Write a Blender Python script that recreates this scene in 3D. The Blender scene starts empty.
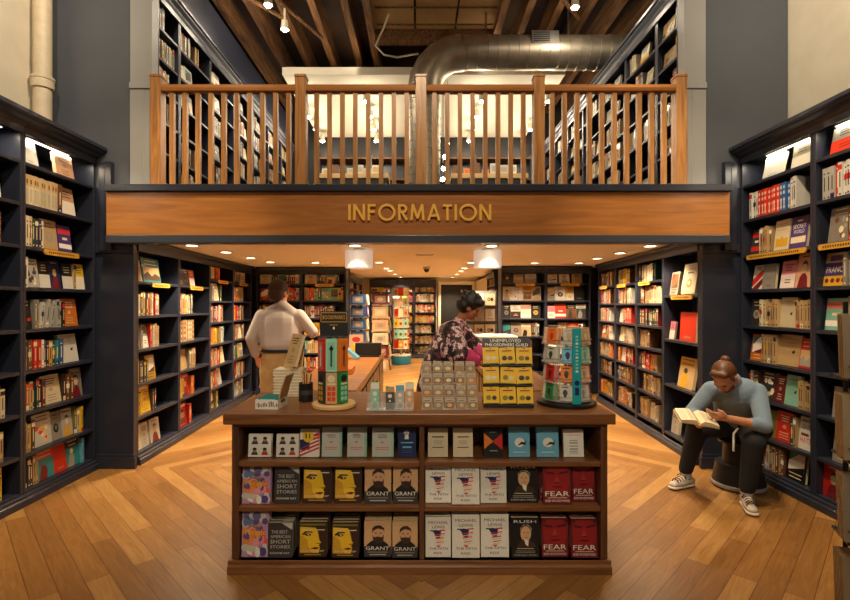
import bpy, bmesh, math, random
from mathutils import Matrix, Vector, Euler
PI = math.pi
SC = bpy.context.scene
COL = SC.collection
HC, FL, CX, CY = 1.61, 480.0, 418.0, 304.0       # eye height, focal length and principal point of the 850x600 frame

# ---------------------------------------------------------------- colours
def lin(c):
    return c / 12.92 if c <= .04045 else ((c + .055) / 1.055) ** 2.4
def rgb(r, g, b):
    return (lin(r / 255), lin(g / 255), lin(b / 255))
PAL = {
 'white': (236, 230, 216), 'cream': (226, 208, 170), 'tan': (196, 162, 112), 'peach': (232, 176, 134), 'brown': (112, 70, 40),
 'maroon': (112, 26, 30), 'red': (204, 40, 30), 'scarlet': (226, 58, 28), 'orange': (228, 124, 36), 'yellow': (236, 190, 40), 'gold': (206, 156, 40),
 'olive': (128, 122, 52), 'green': (44, 138, 72), 'dark-green': (28, 72, 52), 'teal': (44, 128, 130), 'mint': (150, 212, 184),
 'sky-blue': (110, 180, 206), 'blue': (48, 98, 156), 'navy': (30, 42, 88), 'purple': (82, 62, 128), 'pink': (228, 136, 150),
 'black': (24, 22, 22), 'charcoal': (58, 54, 52), 'grey': (150, 142, 128), 'pale-grey': (196, 192, 180), 'dark-brown': (62, 38, 26)}
def C(n):
    return rgb(*PAL[n])
def mixc(a, b, t):
    return tuple(a[i] * (1 - t) + b[i] * t for i in range(3))
def lum(c):
    return .2 * c[0] + .7 * c[1] + .1 * c[2]

# ---------------------------------------------------------------- materials
def new_mat(name):
    m = bpy.data.materials.new(name); m.use_nodes = True
    nt = m.node_tree; b = nt.nodes['Principled BSDF']
    return m, nt, b
def N(nt, t, **kw):
    n = nt.nodes.new(t)
    for k, v in kw.items(): setattr(n, k, v)
    return n
def plain(name, col, rough=.5, metal=0, noise=.08, scale=30, bump=0, coat=0, sheen=0):
    m, nt, b = new_mat(name)
    tc = N(nt, 'ShaderNodeTexCoord'); nz = N(nt, 'ShaderNodeTexNoise'); nz.inputs['Scale'].default_value = scale; nz.inputs['Detail'].default_value = 3
    nt.links.new(tc.outputs['Object'], nz.inputs['Vector'])
    r = N(nt, 'ShaderNodeValToRGB'); r.color_ramp.elements[0].position = .3; r.color_ramp.elements[1].position = .7
    r.color_ramp.elements[0].color = (*[c * (1 - noise) for c in col], 1); r.color_ramp.elements[1].color = (*[min(1, c * (1 + noise)) for c in col], 1)
    nt.links.new(nz.outputs['Fac'], r.inputs['Fac']); nt.links.new(r.outputs['Color'], b.inputs['Base Color'])
    b.inputs['Roughness'].default_value = rough; b.inputs['Metallic'].default_value = metal
    if coat: b.inputs['Coat Weight'].default_value = coat; b.inputs['Coat Roughness'].default_value = .2
    if sheen: b.inputs['Sheen Weight'].default_value = sheen
    if bump:
        bp = N(nt, 'ShaderNodeBump'); bp.inputs['Strength'].default_value = bump; bp.inputs['Distance'].default_value = .004
        nt.links.new(nz.outputs['Fac'], bp.inputs['Height']); nt.links.new(bp.outputs['Normal'], b.inputs['Normal'])
    return m
def wood(name, dark, light, axis='X', rough=.4, scale=1.0, coat=.15):
    m, nt, b = new_mat(name)
    tc = N(nt, 'ShaderNodeTexCoord'); mp = N(nt, 'ShaderNodeMapping')
    s = [14 * scale] * 3; s['XYZ'.index(axis)] = 1.1 * scale
    mp.inputs['Scale'].default_value = s
    nt.links.new(tc.outputs['Object'], mp.inputs['Vector'])
    nz = N(nt, 'ShaderNodeTexNoise'); nz.inputs['Scale'].default_value = 1.6; nz.inputs['Detail'].default_value = 6; nz.inputs['Distortion'].default_value = 1.3
    nt.links.new(mp.outputs['Vector'], nz.inputs['Vector'])
    r = N(nt, 'ShaderNodeValToRGB'); r.color_ramp.elements[0].position = .3; r.color_ramp.elements[1].position = .68
    r.color_ramp.elements[0].color = (*dark, 1); r.color_ramp.elements[1].color = (*light, 1)
    nt.links.new(nz.outputs['Fac'], r.inputs['Fac']); nt.links.new(r.outputs['Color'], b.inputs['Base Color'])
    b.inputs['Roughness'].default_value = rough; b.inputs['Coat Weight'].default_value = coat; b.inputs['Coat Roughness'].default_value = .25
    bp = N(nt, 'ShaderNodeBump'); bp.inputs['Strength'].default_value = .15; bp.inputs['Distance'].default_value = .002
    nt.links.new(nz.outputs['Fac'], bp.inputs['Height']); nt.links.new(bp.outputs['Normal'], b.inputs['Normal'])
    return m
def printed(name, rough=.42, coat=.1, jit=.10):
    m, nt, b = new_mat(name)                       # ink on paper: each face keeps the colour it was printed in
    at = N(nt, 'ShaderNodeAttribute'); at.attribute_name = 'ink'
    tc = N(nt, 'ShaderNodeTexCoord'); nz = N(nt, 'ShaderNodeTexNoise'); nz.inputs['Scale'].default_value = 60
    nt.links.new(tc.outputs['Object'], nz.inputs['Vector'])
    mr = N(nt, 'ShaderNodeMapRange'); mr.inputs['To Min'].default_value = 1 - jit; mr.inputs['To Max'].default_value = 1 + jit
    nt.links.new(nz.outputs['Fac'], mr.inputs['Value'])
    mx = N(nt, 'ShaderNodeVectorMath', operation='SCALE')
    nt.links.new(at.outputs['Color'], mx.inputs[0]); nt.links.new(mr.outputs['Result'], mx.inputs['Scale'])
    nt.links.new(mx.outputs['Vector'], b.inputs['Base Color'])
    b.inputs['Roughness'].default_value = rough; b.inputs['Coat Weight'].default_value = coat
    return m
def emit(name, col, strength):
    m, nt, b = new_mat(name)
    b.inputs['Base Color'].default_value = (*col, 1); b.inputs['Emission Color'].default_value = (*col, 1); b.inputs['Emission Strength'].default_value = strength
    tc = N(nt, 'ShaderNodeTexCoord'); nz = N(nt, 'ShaderNodeTexNoise'); nz.inputs['Scale'].default_value = 5
    nt.links.new(tc.outputs['Object'], nz.inputs['Vector']); nt.links.new(nz.outputs['Fac'], b.inputs['Roughness'])
    return m
def floor_mat():
    m, nt, b = new_mat('oak_boards')               # boards laid in a chevron that mirrors about x = 0 and about the balcony line
    L = nt.links.new
    geo = N(nt, 'ShaderNodeNewGeometry'); sp = N(nt, 'ShaderNodeSeparateXYZ'); L(geo.outputs['Position'], sp.inputs[0])
    def math_(op, a, b_=None, c=None):
        n = N(nt, 'ShaderNodeMath', operation=op)
        for i, q in enumerate((a, b_, c)):
            if q is None: continue
            if isinstance(q, (int, float)): n.inputs[i].default_value = q
            else: L(q, n.inputs[i])
        return n.outputs[0]
    ax = math_('ABSOLUTE', math_('SUBTRACT', sp.outputs['X'], .02)); ay = math_('ABSOLUTE', math_('SUBTRACT', sp.outputs['Y'], 4.72))
    across = math_('MULTIPLY', math_('ADD', ax, ay), .7071); along = math_('MULTIPLY', math_('SUBTRACT', ay, ax), .7071)
    cb = N(nt, 'ShaderNodeCombineXYZ'); L(along, cb.inputs[0]); L(across, cb.inputs[1])
    br = N(nt, 'ShaderNodeTexBrick'); L(cb.outputs[0], br.inputs['Vector'])
    br.offset = .37; br.inputs['Scale'].default_value = 1; br.inputs['Brick Width'].default_value = 1.35; br.inputs['Row Height'].default_value = .125
    br.inputs['Mortar Size'].default_value = .0016; br.inputs['Mortar Smooth'].default_value = .2; br.inputs['Bias'].default_value = 0
    br.inputs['Color1'].default_value = (0, 0, 0, 1); br.inputs['Color2'].default_value = (1, 1, 1, 1); br.inputs['Mortar'].default_value = (.5, .5, .5, 1)
    mp = N(nt, 'ShaderNodeMapping'); mp.inputs['Scale'].default_value = (1.6, 17, 1); L(cb.outputs[0], mp.inputs['Vector'])
    nz = N(nt, 'ShaderNodeTexNoise'); nz.inputs['Scale'].default_value = 1.8; nz.inputs['Detail'].default_value = 6; nz.inputs['Distortion'].default_value = 1.6
    L(mp.outputs[0], nz.inputs['Vector'])
    v = math_('ADD', math_('MULTIPLY_ADD', br.outputs['Color'], .38, .08), math_('MULTIPLY', nz.outputs['Fac'], .55))
    r = N(nt, 'ShaderNodeValToRGB'); e = r.color_ramp.elements
    e[0].position = .18; e[0].color = (*rgb(112, 72, 33), 1); e[1].position = .9; e[1].color = (*rgb(190, 144, 82), 1)
    k = e.new(.5); k.color = (*rgb(150, 103, 51), 1)
    L(v, r.inputs['Fac'])
    mx = N(nt, 'ShaderNodeMix', data_type='RGBA'); L(br.outputs['Fac'], mx.inputs['Factor']); L(r.outputs['Color'], mx.inputs['A']); mx.inputs['B'].default_value = (*rgb(64, 34, 12), 1)
    L(mx.outputs['Result'], b.inputs['Base Color'])
    b.inputs['Roughness'].default_value = .34; b.inputs['Coat Weight'].default_value = .12
    bp = N(nt, 'ShaderNodeBump'); bp.inputs['Strength'].default_value = .12; bp.inputs['Distance'].default_value = .002
    L(nz.outputs['Fac'], bp.inputs['Height']); L(bp.outputs['Normal'], b.inputs['Normal'])
    return m
def pattern_mat():
    m, nt, b = new_mat('patterned_silk')           # black, white and pink blots
    L = nt.links.new
    tc = N(nt, 'ShaderNodeTexCoord')
    vo = N(nt, 'ShaderNodeTexNoise'); vo.inputs['Scale'].default_value = 15; vo.inputs['Detail'].default_value = 3.5; L(tc.outputs['Object'], vo.inputs['Vector'])
    r = N(nt, 'ShaderNodeValToRGB'); r.color_ramp.interpolation = 'CONSTANT'
    e = r.color_ramp.elements; e[0].position = 0; e[0].color = (*rgb(18, 15, 18), 1); e[1].position = .47; e[1].color = (*rgb(120, 40, 64), 1)
    for p, c in ((.505, (30, 24, 28)), (.535, (206, 192, 188)), (.595, (190, 70, 112)), (.63, (226, 214, 208)), (.67, (30, 24, 30))):
        k = e.new(p); k.color = (*rgb(*c), 1)
    L(vo.outputs['Fac'], r.inputs['Fac']); L(r.outputs['Color'], b.inputs['Base Color']); b.inputs['Roughness'].default_value = .55
    return m
def stripe_mat(name, c1, c2, scale):
    m, nt, b = new_mat(name)
    tc = N(nt, 'ShaderNodeTexCoord'); w = N(nt, 'ShaderNodeTexWave'); w.bands_direction = 'X'; w.inputs['Scale'].default_value = scale; w.inputs['Distortion'].default_value = .6
    nt.links.new(tc.outputs['Object'], w.inputs['Vector'])
    r = N(nt, 'ShaderNodeValToRGB'); r.color_ramp.elements[0].color = (*c1, 1); r.color_ramp.elements[1].color = (*c2, 1)
    nt.links.new(w.outputs['Fac'], r.inputs['Fac']); nt.links.new(r.outputs['Color'], b.inputs['Base Color']); b.inputs['Roughness'].default_value = .8
    return m
def glass_mat(name):
    m, nt, b = new_mat(name)
    tr = N(nt, 'ShaderNodeBsdfTransparent'); mx = N(nt, 'ShaderNodeMixShader'); fr = N(nt, 'ShaderNodeFresnel'); fr.inputs['IOR'].default_value = 1.45
    b.inputs['Base Color'].default_value = (.9, .9, .88, 1); b.inputs['Roughness'].default_value = .12
    mr = N(nt, 'ShaderNodeMapRange'); mr.inputs['To Min'].default_value = .10; mr.inputs['To Max'].default_value = 1
    nt.links.new(fr.outputs[0], mr.inputs['Value']); nt.links.new(mr.outputs['Result'], mx.inputs['Fac'])
    nt.links.new(tr.outputs[0], mx.inputs[1]); nt.links.new(b.outputs[0], mx.inputs[2])
    nt.links.new(mx.outputs[0], nt.nodes['Material Output'].inputs['Surface'])
    return m
M = {
 'navy': plain('navy_paint', rgb(41, 44, 57), .34, noise=.06, scale=8),
 'slate': plain('slate_paint', rgb(82, 85, 92), .55, noise=.05, scale=3),
 'trimgrey': plain('grey_trim_paint', rgb(158, 156, 152), .4, noise=.04, scale=3),
 'ironstrip': plain('dark_metal_strip', rgb(62, 66, 76), .3, noise=.05),
 'oak_x': wood('oak_long', rgb(156, 96, 42), rgb(184, 120, 58), 'X', .38, scale=.7),
 'oak_z': wood('oak_upright', rgb(158, 102, 50), rgb(206, 148, 86), 'Z', .38),
 'desk_x': wood('counter_wood_long', rgb(98, 58, 28), rgb(138, 88, 46), 'X', .42),
 'desk_y': wood('counter_wood_deep', rgb(108, 66, 32), rgb(158, 102, 54), 'Y', .38),
 'desk_z': wood('counter_wood_upright', rgb(80, 47, 24), rgb(112, 70, 38), 'Z', .45),
 'joist': wood('rough_joist', rgb(56, 36, 20), rgb(138, 92, 48), 'Y', .8, coat=0),
 'ply': plain('plywood_panel', rgb(158, 118, 68), .8, noise=.12, scale=4),
 'deckdark': plain('dark_roof_deck', rgb(48, 30, 20), .9, noise=.3, scale=3),
 'cream': plain('cream_plaster', rgb(238, 226, 200), .85, noise=.03, scale=4),
 'whitewall': plain('off_white_wall', rgb(216, 204, 180), .9, noise=.05, scale=5, bump=.2),
 'soffit': plain('white_soffit', rgb(232, 222, 200), .85, noise=.03, scale=3),
 'pipe': plain('painted_pipe', rgb(206, 188, 158), .5, noise=.08, scale=12),
 'duct': plain('galvanised_duct', rgb(196, 184, 164), .42, metal=.85, noise=.18, scale=6),
 'steel': plain('bare_steel', rgb(170, 165, 158), .3, metal=1),
 'blackmetal': plain('black_metal', rgb(26, 26, 28), .4),
 'blackplastic': plain('black_plastic', rgb(20, 20, 22), .35),
 'brass': plain('brass_gold', rgb(232, 176, 66), .4, metal=.35, noise=.1),
 'letter': plain('gilt_letter', rgb(255, 200, 84), .45, noise=.03),
 'print': printed('printed_card'),
 'pages': plain('page_edges', rgb(214, 196, 158), .8, noise=.16, scale=260),
 'paper': plain('white_paper', rgb(234, 228, 214), .8, noise=.04),
 'palewood': plain('pale_birch', rgb(214, 176, 118), .5, noise=.1, scale=10),
 'skin': plain('skin', rgb(196, 134, 98), .5, noise=.08, scale=25),
 'skin2': plain('olive_skin', rgb(170, 104, 70), .5, noise=.08, scale=25),
 'hair': plain('brown_hair', rgb(96, 56, 28), .45, noise=.35, scale=70, bump=.6),
 'hairdark': plain('dark_hair', rgb(26, 20, 18), .5, noise=.4, scale=50, bump=.8),
 'hairman': plain('chestnut_hair', rgb(70, 42, 24), .5, noise=.35, scale=60, bump=.6),
 'shirt': stripe_mat('striped_shirt', rgb(206, 190, 180), rgb(184, 168, 162), 55),
 'khaki': plain('khaki_cloth', rgb(176, 138, 86), .85, noise=.1, scale=18, bump=.3),
 'sweater': plain('blue_grey_knit', rgb(116, 134, 150), .9, noise=.14, scale=120, bump=.35, sheen=.2),
 'trouser': plain('black_cloth', rgb(24, 25, 29), .85, noise=.25, scale=16, bump=.3),
 'shoe': plain('pale_knit_shoe', rgb(188, 176, 160), .8, noise=.18, scale=70, bump=.3),
 'sole': plain('white_rubber', rgb(206, 196, 182), .6),
 'lace': plain('black_lace', rgb(24, 22, 22), .8),
 'silk': pattern_mat(), 'pinkcloth': plain('pink_band', rgb(184, 48, 100), .6, noise=.25, scale=25),
 'lens': emit('downlight_lens', (1, .86, .62), 14), 'spotlens': emit('spotlight_lens', (1, .88, .68), 60), 'strip': emit('shelf_light', (1, .9, .7), 4),
 'shade': emit('drum_fabric_added_glow', (1, .93, .82), .3),  # weak glow added in place of bounced light on the drum shades
 'glass': glass_mat('clear_acrylic'), 'floor': floor_mat(),
 'dark': plain('dark_paint', rgb(22, 20, 20), .6), 'teal': plain('teal_paint', rgb(22, 112, 136), .5, noise=.04),
 'lip': plain('lip', rgb(150, 76, 66), .5), 'eye': plain('eye', rgb(40, 30, 24), .2),
}

# ---------------------------------------------------------------- mesh builder
class MB:
    def __init__(s):
        s.v, s.f, s.c, s.m, s.s, s.M = [], [], [], [], [], None
    def add(s, vs, fs, col=(.5, .5, .5), mat=0, smooth=False):
        b = len(s.v)
        if s.M is not None: vs = [s.M @ Vector(v) for v in vs]
        s.v.extend(tuple(v) for v in vs)
        for f in fs:
            s.f.append([b + i for i in f]); s.c.append(col); s.m.append(mat); s.s.append(smooth)
        return s
    def box(s, x0, x1, y0, y1, z0, z1, col=(.5, .5, .5), mat=0):
        return s.add([(x0, y0, z0), (x1, y0, z0), (x1, y1, z0), (x0, y1, z0), (x0, y0, z1), (x1, y0, z1), (x1, y1, z1), (x0, y1, z1)],
                     [(0, 3, 2, 1), (4, 5, 6, 7), (0, 1, 5, 4), (1, 2, 6, 5), (2, 3, 7, 6), (3, 0, 4, 7)], col, mat)
    def prism(s, pts, axis, a, b, col=(.5, .5, .5), mat=0):
        # pts: closed outline in the two other axes, extruded along axis from a to b
        n = len(pts)
        def P(p, t):
            return (t, p[0], p[1]) if axis == 'x' else (p[0], t, p[1]) if axis == 'y' else (p[0], p[1], t)
        vs = [P(p, a) for p in pts] + [P(p, b) for p in pts]
        fs = [tuple(range(n)), tuple(range(2 * n - 1, n - 1, -1))] + [(i + n, (i + 1) % n + n, (i + 1) % n, i) for i in range(n)]
        return s.add(vs, fs, col, mat)
    def lathe(s, prof, n=24, c=(0, 0, 0), col=(.5, .5, .5), mat=0, smooth=True, sx=1, sy=1):
        vs, fs = [], []
        for r, z in prof:
            for i in range(n):
                a = 2 * PI * i / n
                vs.append((c[0] + r * math.cos(a) * sx, c[1] + r * math.sin(a) * sy, c[2] + z))
        for k in range(len(prof) - 1):
            for i in range(n):
                j = (i + 1) % n
                fs.append((k * n + i, k * n + j, (k + 1) * n + j, (k + 1) * n + i))
        fs.append(tuple(range(n - 1, -1, -1))); fs.append(tuple((len(prof) - 1) * n + i for i in range(n)))
        return s.add(vs, fs, col, mat, smooth)
    def tube(s, path, r, n=8, col=(.5, .5, .5), mat=0, rs=None):
        path = [Vector(p) for p in path]; vs, fs = [], []
        t0 = (path[1] - path[0]).normalized(); u = t0.orthogonal().normalized()
        for k, p in enumerate(path):
            t = (path[min(k + 1, len(path) - 1)] - path[max(k - 1, 0)]).normalized()
            u = (u - t * u.dot(t)).normalized(); w = t.cross(u); rr = rs[k] if rs else r
            for i in range(n):
                a = 2 * PI * i / n; vs.append(p + (u * math.cos(a) + w * math.sin(a)) * rr)
        for k in range(len(path) - 1):
            for i in range(n):
                j = (i + 1) % n; fs.append((k * n + i, k * n + j, (k + 1) * n + j, (k + 1) * n + i))
        fs.append(tuple(range(n - 1, -1, -1))); fs.append(tuple((len(path) - 1) * n + i for i in range(n)))
        return s.add(vs, fs, col, mat, True)
    def build(s, name, mat, parent=None, loc=None, bevel=0, seg=2):
        me = bpy.data.meshes.new(name); me.from_pydata(s.v, [], s.f)
        mats = mat if isinstance(mat, (list, tuple)) else [mat]
        for k in mats: me.materials.append(M[k] if isinstance(k, str) else k)
        me.polygons.foreach_set('material_index', s.m); me.polygons.foreach_set('use_smooth', s.s)
        if any(k == 'print' for k in mats):
            at = me.color_attributes.new('ink', 'FLOAT_COLOR', 'CORNER'); buf = []
            for p, c in zip(s.f, s.c): buf.extend([c[0], c[1], c[2], 1.0] * len(p))
            at.data.foreach_set('color', buf)
        if any(s.s):
            try: me.set_sharp_from_angle(angle=math.radians(40))
            except Exception: pass
        me.update()
        o = bpy.data.objects.new(name, me); COL.objects.link(o)
        if parent is not None: o.parent = parent
        if loc is not None: o.location = loc
        if bevel:
            b = o.modifiers.new('edge', 'BEVEL'); b.width = bevel; b.segments = seg; b.limit_method = 'ANGLE'; b.angle_limit = math.radians(40)
        return o
def tag(o, label=None, cat=None, group=None, kind=None):
    if label: o['label'] = label
    if cat: o['category'] = cat
    if group: o['group'] = group
    if kind: o['kind'] = kind
    return o
def empty(name, loc=(0, 0, 0), rz=0, mat=None):
    o = bpy.data.objects.new(name, None); COL.objects.link(o); o.empty_display_size = .1
    if mat is not None: o.matrix_world = mat
    else: o.location = loc; o.rotation_euler = (0, 0, rz)
    return o
def thing(name, label, cat, loc=(0, 0, 0), rz=0, group=None, mat=None):
    return tag(empty(name, loc, rz, mat), label, cat, group)
def struct(name, mb, mat, bevel=0):
    return tag(mb.build(name, mat, bevel=bevel), kind='structure')
def copy_tree(o, parent=None):
    c = o.copy(); COL.objects.link(c); c.parent = parent
    for ch in [x for x in o.children]: copy_tree(ch, c)
    return c
_T = {}
def text_mesh(s):
    if s not in _T:
        cu = bpy.data.curves.new('letters', 'FONT'); cu.body = s; cu.resolution_u = 2; cu.align_x = 'LEFT'
        o = bpy.data.objects.new('letters', cu); COL.objects.link(o)
        dg = bpy.context.evaluated_depsgraph_get(); ev = o.evaluated_get(dg); me = ev.to_mesh()
        vs = [(v.co.x, v.co.y) for v in me.vertices]; fs = [tuple(p.vertices) for p in me.polygons]
        ev.to_mesh_clear(); bpy.data.objects.remove(o); bpy.data.curves.remove(cu)
        x0, x1 = min(v[0] for v in vs), max(v[0] for v in vs); y0, y1 = min(v[1] for v in vs), max(v[1] for v in vs)
        _T[s] = ([((x - x0) / (x1 - x0), (y - y0) / (y1 - y0)) for x, y in vs], fs)
    return _T[s]
class Face:
    """A printed face: P(u, v, k) places a point of the artwork, u and v from 0 to 1, k the layer of ink."""
    def __init__(s, mb, P, mat=0): s.mb, s.P, s.mat = mb, P, mat
    def poly(s, pts, col, k=1): s.mb.add([s.P(u, v, k) for u, v in pts], [tuple(range(len(pts)))], col, s.mat)
    def rect(s, u0, u1, v0, v1, col, k=1): s.poly([(u0, v0), (u1, v0), (u1, v1), (u0, v1)], col, k)
    def oval(s, u, v, ru, rv, col, k=1, n=14): s.poly([(u + ru * math.cos(2 * PI * i / n), v + rv * math.sin(2 * PI * i / n)) for i in range(n)], col, k)
    def text(s, t, u0, u1, v0, v1, col, k=2):
        vs, fs = text_mesh(t); s.mb.add([s.P(u0 + (u1 - u0) * x, v0 + (v1 - v0) * y, k) for x, y in vs], fs, col, s.mat)
# ================================================================ the room
ZU, ZC, YB = 2.745, 2.27, 4.70           # upper floor, lower ceiling, balcony line
struct('floor', MB().box(-3.75, 3.75, -2.6, 15, -.06, 0), 'floor')
struct('wall_left', MB().box(-3.75, -3.63, -2.6, 15, .001, 6.3), 'whitewall')
struct('wall_right', MB().box(3.63, 3.75, -2.6, 15, .001, 6.3), 'whitewall')
struct('floor_upper', MB().box(-3.6, 3.6, 4.73, 10.6, 2.46, ZU), 'dark')
cl = MB().box(-3.6, 3.6, 4.72, 8.6, ZC, ZC + .05)
cl.add([(-3.6, 8.6, ZC), (3.6, 8.6, ZC), (3.6, 15, ZC + .15), (-3.6, 15, ZC + .15), (-3.6, 8.6, ZC + .05), (3.6, 8.6, ZC + .05), (3.6, 15, ZC + .2), (-3.6, 15, ZC + .2)],
       [(0, 3, 2, 1), (4, 5, 6, 7), (0, 1, 5, 4), (1, 2, 6, 5), (2, 3, 7, 6), (3, 0, 4, 7)])
struct('ceiling_lower', cl, 'cream')
struct('wall_back', MB().box(-3.6, 3.6, 14.75, 14.85, .001, 2.6), 'cream')
# columns either side of the balcony and their panelling
for sx, side in ((-1, 'left'), (1, 'right')):
    def bx(mb, a, b, y0, y1, z0, z1): return mb.box(min(sx * a, sx * b), max(sx * a, sx * b), y0, y1, z0, z1)
    c = MB(); bx(c, 2.795, 3.62, 4.715, 4.775, .002, 2.19)
    for (a, z0, z1, d) in ((3.15, .002, .11, .035), (3.15, .11, .14, .022), (3.15, 2.11, 2.19, .03)):
        bx(c, 2.76 if d > .03 else 2.78, a, 4.715 - d, 4.7145, z0, z1)
    struct('trim_%d' % (1 if sx < 0 else 2), c, 'navy', bevel=.004)
    c = MB(); bx(c, 2.80, 3.62, 4.70, 4.775, 2.75, 6.2)
    struct('wall_column_' + side, c, 'slate')
    c = MB(); bx(c, 2.585, 2.799, 4.66, 4.775, 2.752, 3.70); bx(c, 2.575, 2.799, 4.645, 4.775, 3.70, 3.76); bx(c, 2.585, 2.799, 4.665, 4.775, 3.76, 6.2)
    bx(c, 2.66, 2.675, 4.652, 4.66, 2.76, 3.69)
    struct('trim_%d' % (3 if sx < 0 else 4), c, 'trimgrey', bevel=.004)
    c = MB(); bx(c, 2.985, 3.60, 4.70, 4.775, 2.192, 2.748); bx(c, 2.97, 3.03, 4.64, 4.699, 2.13, 2.99); bx(c, 3.05, 3.11, 4.672, 4.699, 2.13, 2.99)
    struct('trim_%d' % (5 if sx < 0 else 6), c, 'navy', bevel=.004)
struct('trim_7', MB().box(-2.96, 2.96, 4.56, 4.69, 2.266, 2.674), 'oak_x')
struct('trim_8', MB().box(-2.965, 2.965, 4.52, 4.725, 2.676, 2.742), 'navy', bevel=.006)
struct('trim_9', MB().box(-2.962, 2.962, 4.545, 4.69, 2.19, 2.264), 'ironstrip', bevel=.006)

# gilt letters on the fascia
sg = thing('information_sign', 'gold capital letters spelling INFORMATION across the wooden balcony front', 'sign', (0, 4.559, 0))
LW, LH, LS, LD = .82, 1.0, .148, .018                                   # strokes of a geometric capital, in units of its height
def bar(mb, a, b, w=LS):
    a, b = Vector(a), Vector(b); d = (b - a).normalized(); n = Vector((-d.y, d.x)) * w / 2
    mb.nk = getattr(mb, 'nk', 0) + 1; mb.prism([tuple(p) for p in (a - n, b - n, b + n, a + n)], 'y', -.08 * mb.nk, 1 + .08 * mb.nk)
def arc(mb, cx, cy, r, a0, a1, w=LS, n=20):
    out = [(cx + (r) * math.cos(math.radians(a0 + (a1 - a0) * i / n)), cy + r * math.sin(math.radians(a0 + (a1 - a0) * i / n))) for i in range(n + 1)]
    for p, q in zip(out, out[1:]):
        A, B = Vector(p), Vector(q); k = (r - w) / r; c_ = Vector((cx, cy))
        mb.prism([tuple(A), tuple(B), tuple(c_ + (B - c_) * k), tuple(c_ + (A - c_) * k)], 'y', 0, 1)
def glyph(ch):
    m = MB(); h = LS / 2
    if ch == 'I': bar(m, (h, 0), (h, 1)); w = LS
    elif ch == 'N': bar(m, (h, 0), (h, 1)); bar(m, (.72 - h, 0), (.72 - h, 1)); bar(m, (h, 1 - h * .3), (.72 - h, h * .3), LS * 1.05); w = .72
    elif ch == 'F': bar(m, (h, 0), (h, 1)); bar(m, (0, 1 - h), (.48, 1 - h)); bar(m, (0, .53), (.44, .53)); w = .48
    elif ch == 'O': arc(m, .53, .5, .53, 0, 360, n=40); w = 1.06
    elif ch == 'R': bar(m, (h, 0), (h, 1)); bar(m, (0, 1 - h), (.28, 1 - h)); bar(m, (0, .44 + h), (.28, .44 + h)); arc(m, .28, .72, .28, -90, 90); bar(m, (.26, .46), (.54, 0)); w = .58
    elif ch == 'M': bar(m, (h, 0), (.16, 1)); bar(m, (.88 - h, 0), (.72, 1)); bar(m, (.15, 1), (.44, .12)); bar(m, (.73, 1), (.44, .12)); w = .88
    elif ch == 'A': bar(m, (h, 0), (.40, 1)); bar(m, (.80 - h, 0), (.40, 1)); bar(m, (.18, .3), (.62, .3)); w = .80
    elif ch == 'T': bar(m, (.27, 0), (.27, 1)); bar(m, (0, 1 - h), (.54, 1 - h)); w = .54
    return m, w
word = 'INFORMATION'; ws = [glyph(c)[1] for c in word]; GAP = .155
tot = sum(ws) + GAP * (len(ws) - 1); Hl = .152; X0, X1 = (348.5 - CX) / FL * 4.56, (491 - CX) / FL * 4.56; kx = (X1 - X0) / tot
x = X0; zb = HC + (304 - 220.6) / FL * 4.56
for ch in word:
    m, w = glyph(ch); g = MB(); g.add([(p[0] * kx + x, -LD * p[1], p[2] * Hl + zb) for p in m.v], m.f); x += (w + GAP) * kx
    g.f = [tuple(reversed(f)) for f in g.f]; g.build('letter', 'letter', sg)

# ---------------------------------------------------------------- balcony railing
rl = thing('balcony_railing', 'orange-brown oak balustrade along the balcony edge above the sign', 'railing', (0, 4.68, ZU))
s_ = FL / 4.68
posts = [158, 301.5, 421, 538.3, 679]
px2x = lambda p: (p - CX) / s_
def segx(a, b, n): return [px2x(p) for p in [a + (b - a) * i / (n - 1) for i in range(n)]]
for p in posts:
    x = px2x(p); w = .052
    mb = MB().box(x - w, x + w, -w, w, 0, 1.06); mb.prism([(x - w - .006, 1.06), (x + w + .006, 1.06), (x + w + .006, 1.072), (x + w, 1.085), (x - w, 1.085), (x - w - .006, 1.072)], 'y', -w - .006, w + .006)
    mb.build('newel_post', 'oak_z', rl, bevel=.004)
for a, b in zip(posts, posts[1:]):
    xa, xb = px2x(a) + .054, px2x(b) - .054
    MB().prism([(-.045, .925), (.045, .925), (.05, .955), (.04, .99), (-.04, .99), (-.05, .955)], 'x', xa, xb).build('handrail', 'oak_x', rl, bevel=.005)
for a, b, n in ((172.6, 288.8, 10), (316.8, 406.8, 8), (434.5, 523.2, 8), (551.8, 663.6, 10)):
    for x in segx(a, b, n):
        MB().box(x - .021, x + .021, -.021, .021, 0, .926).build('baluster', 'oak_z', rl)

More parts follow.
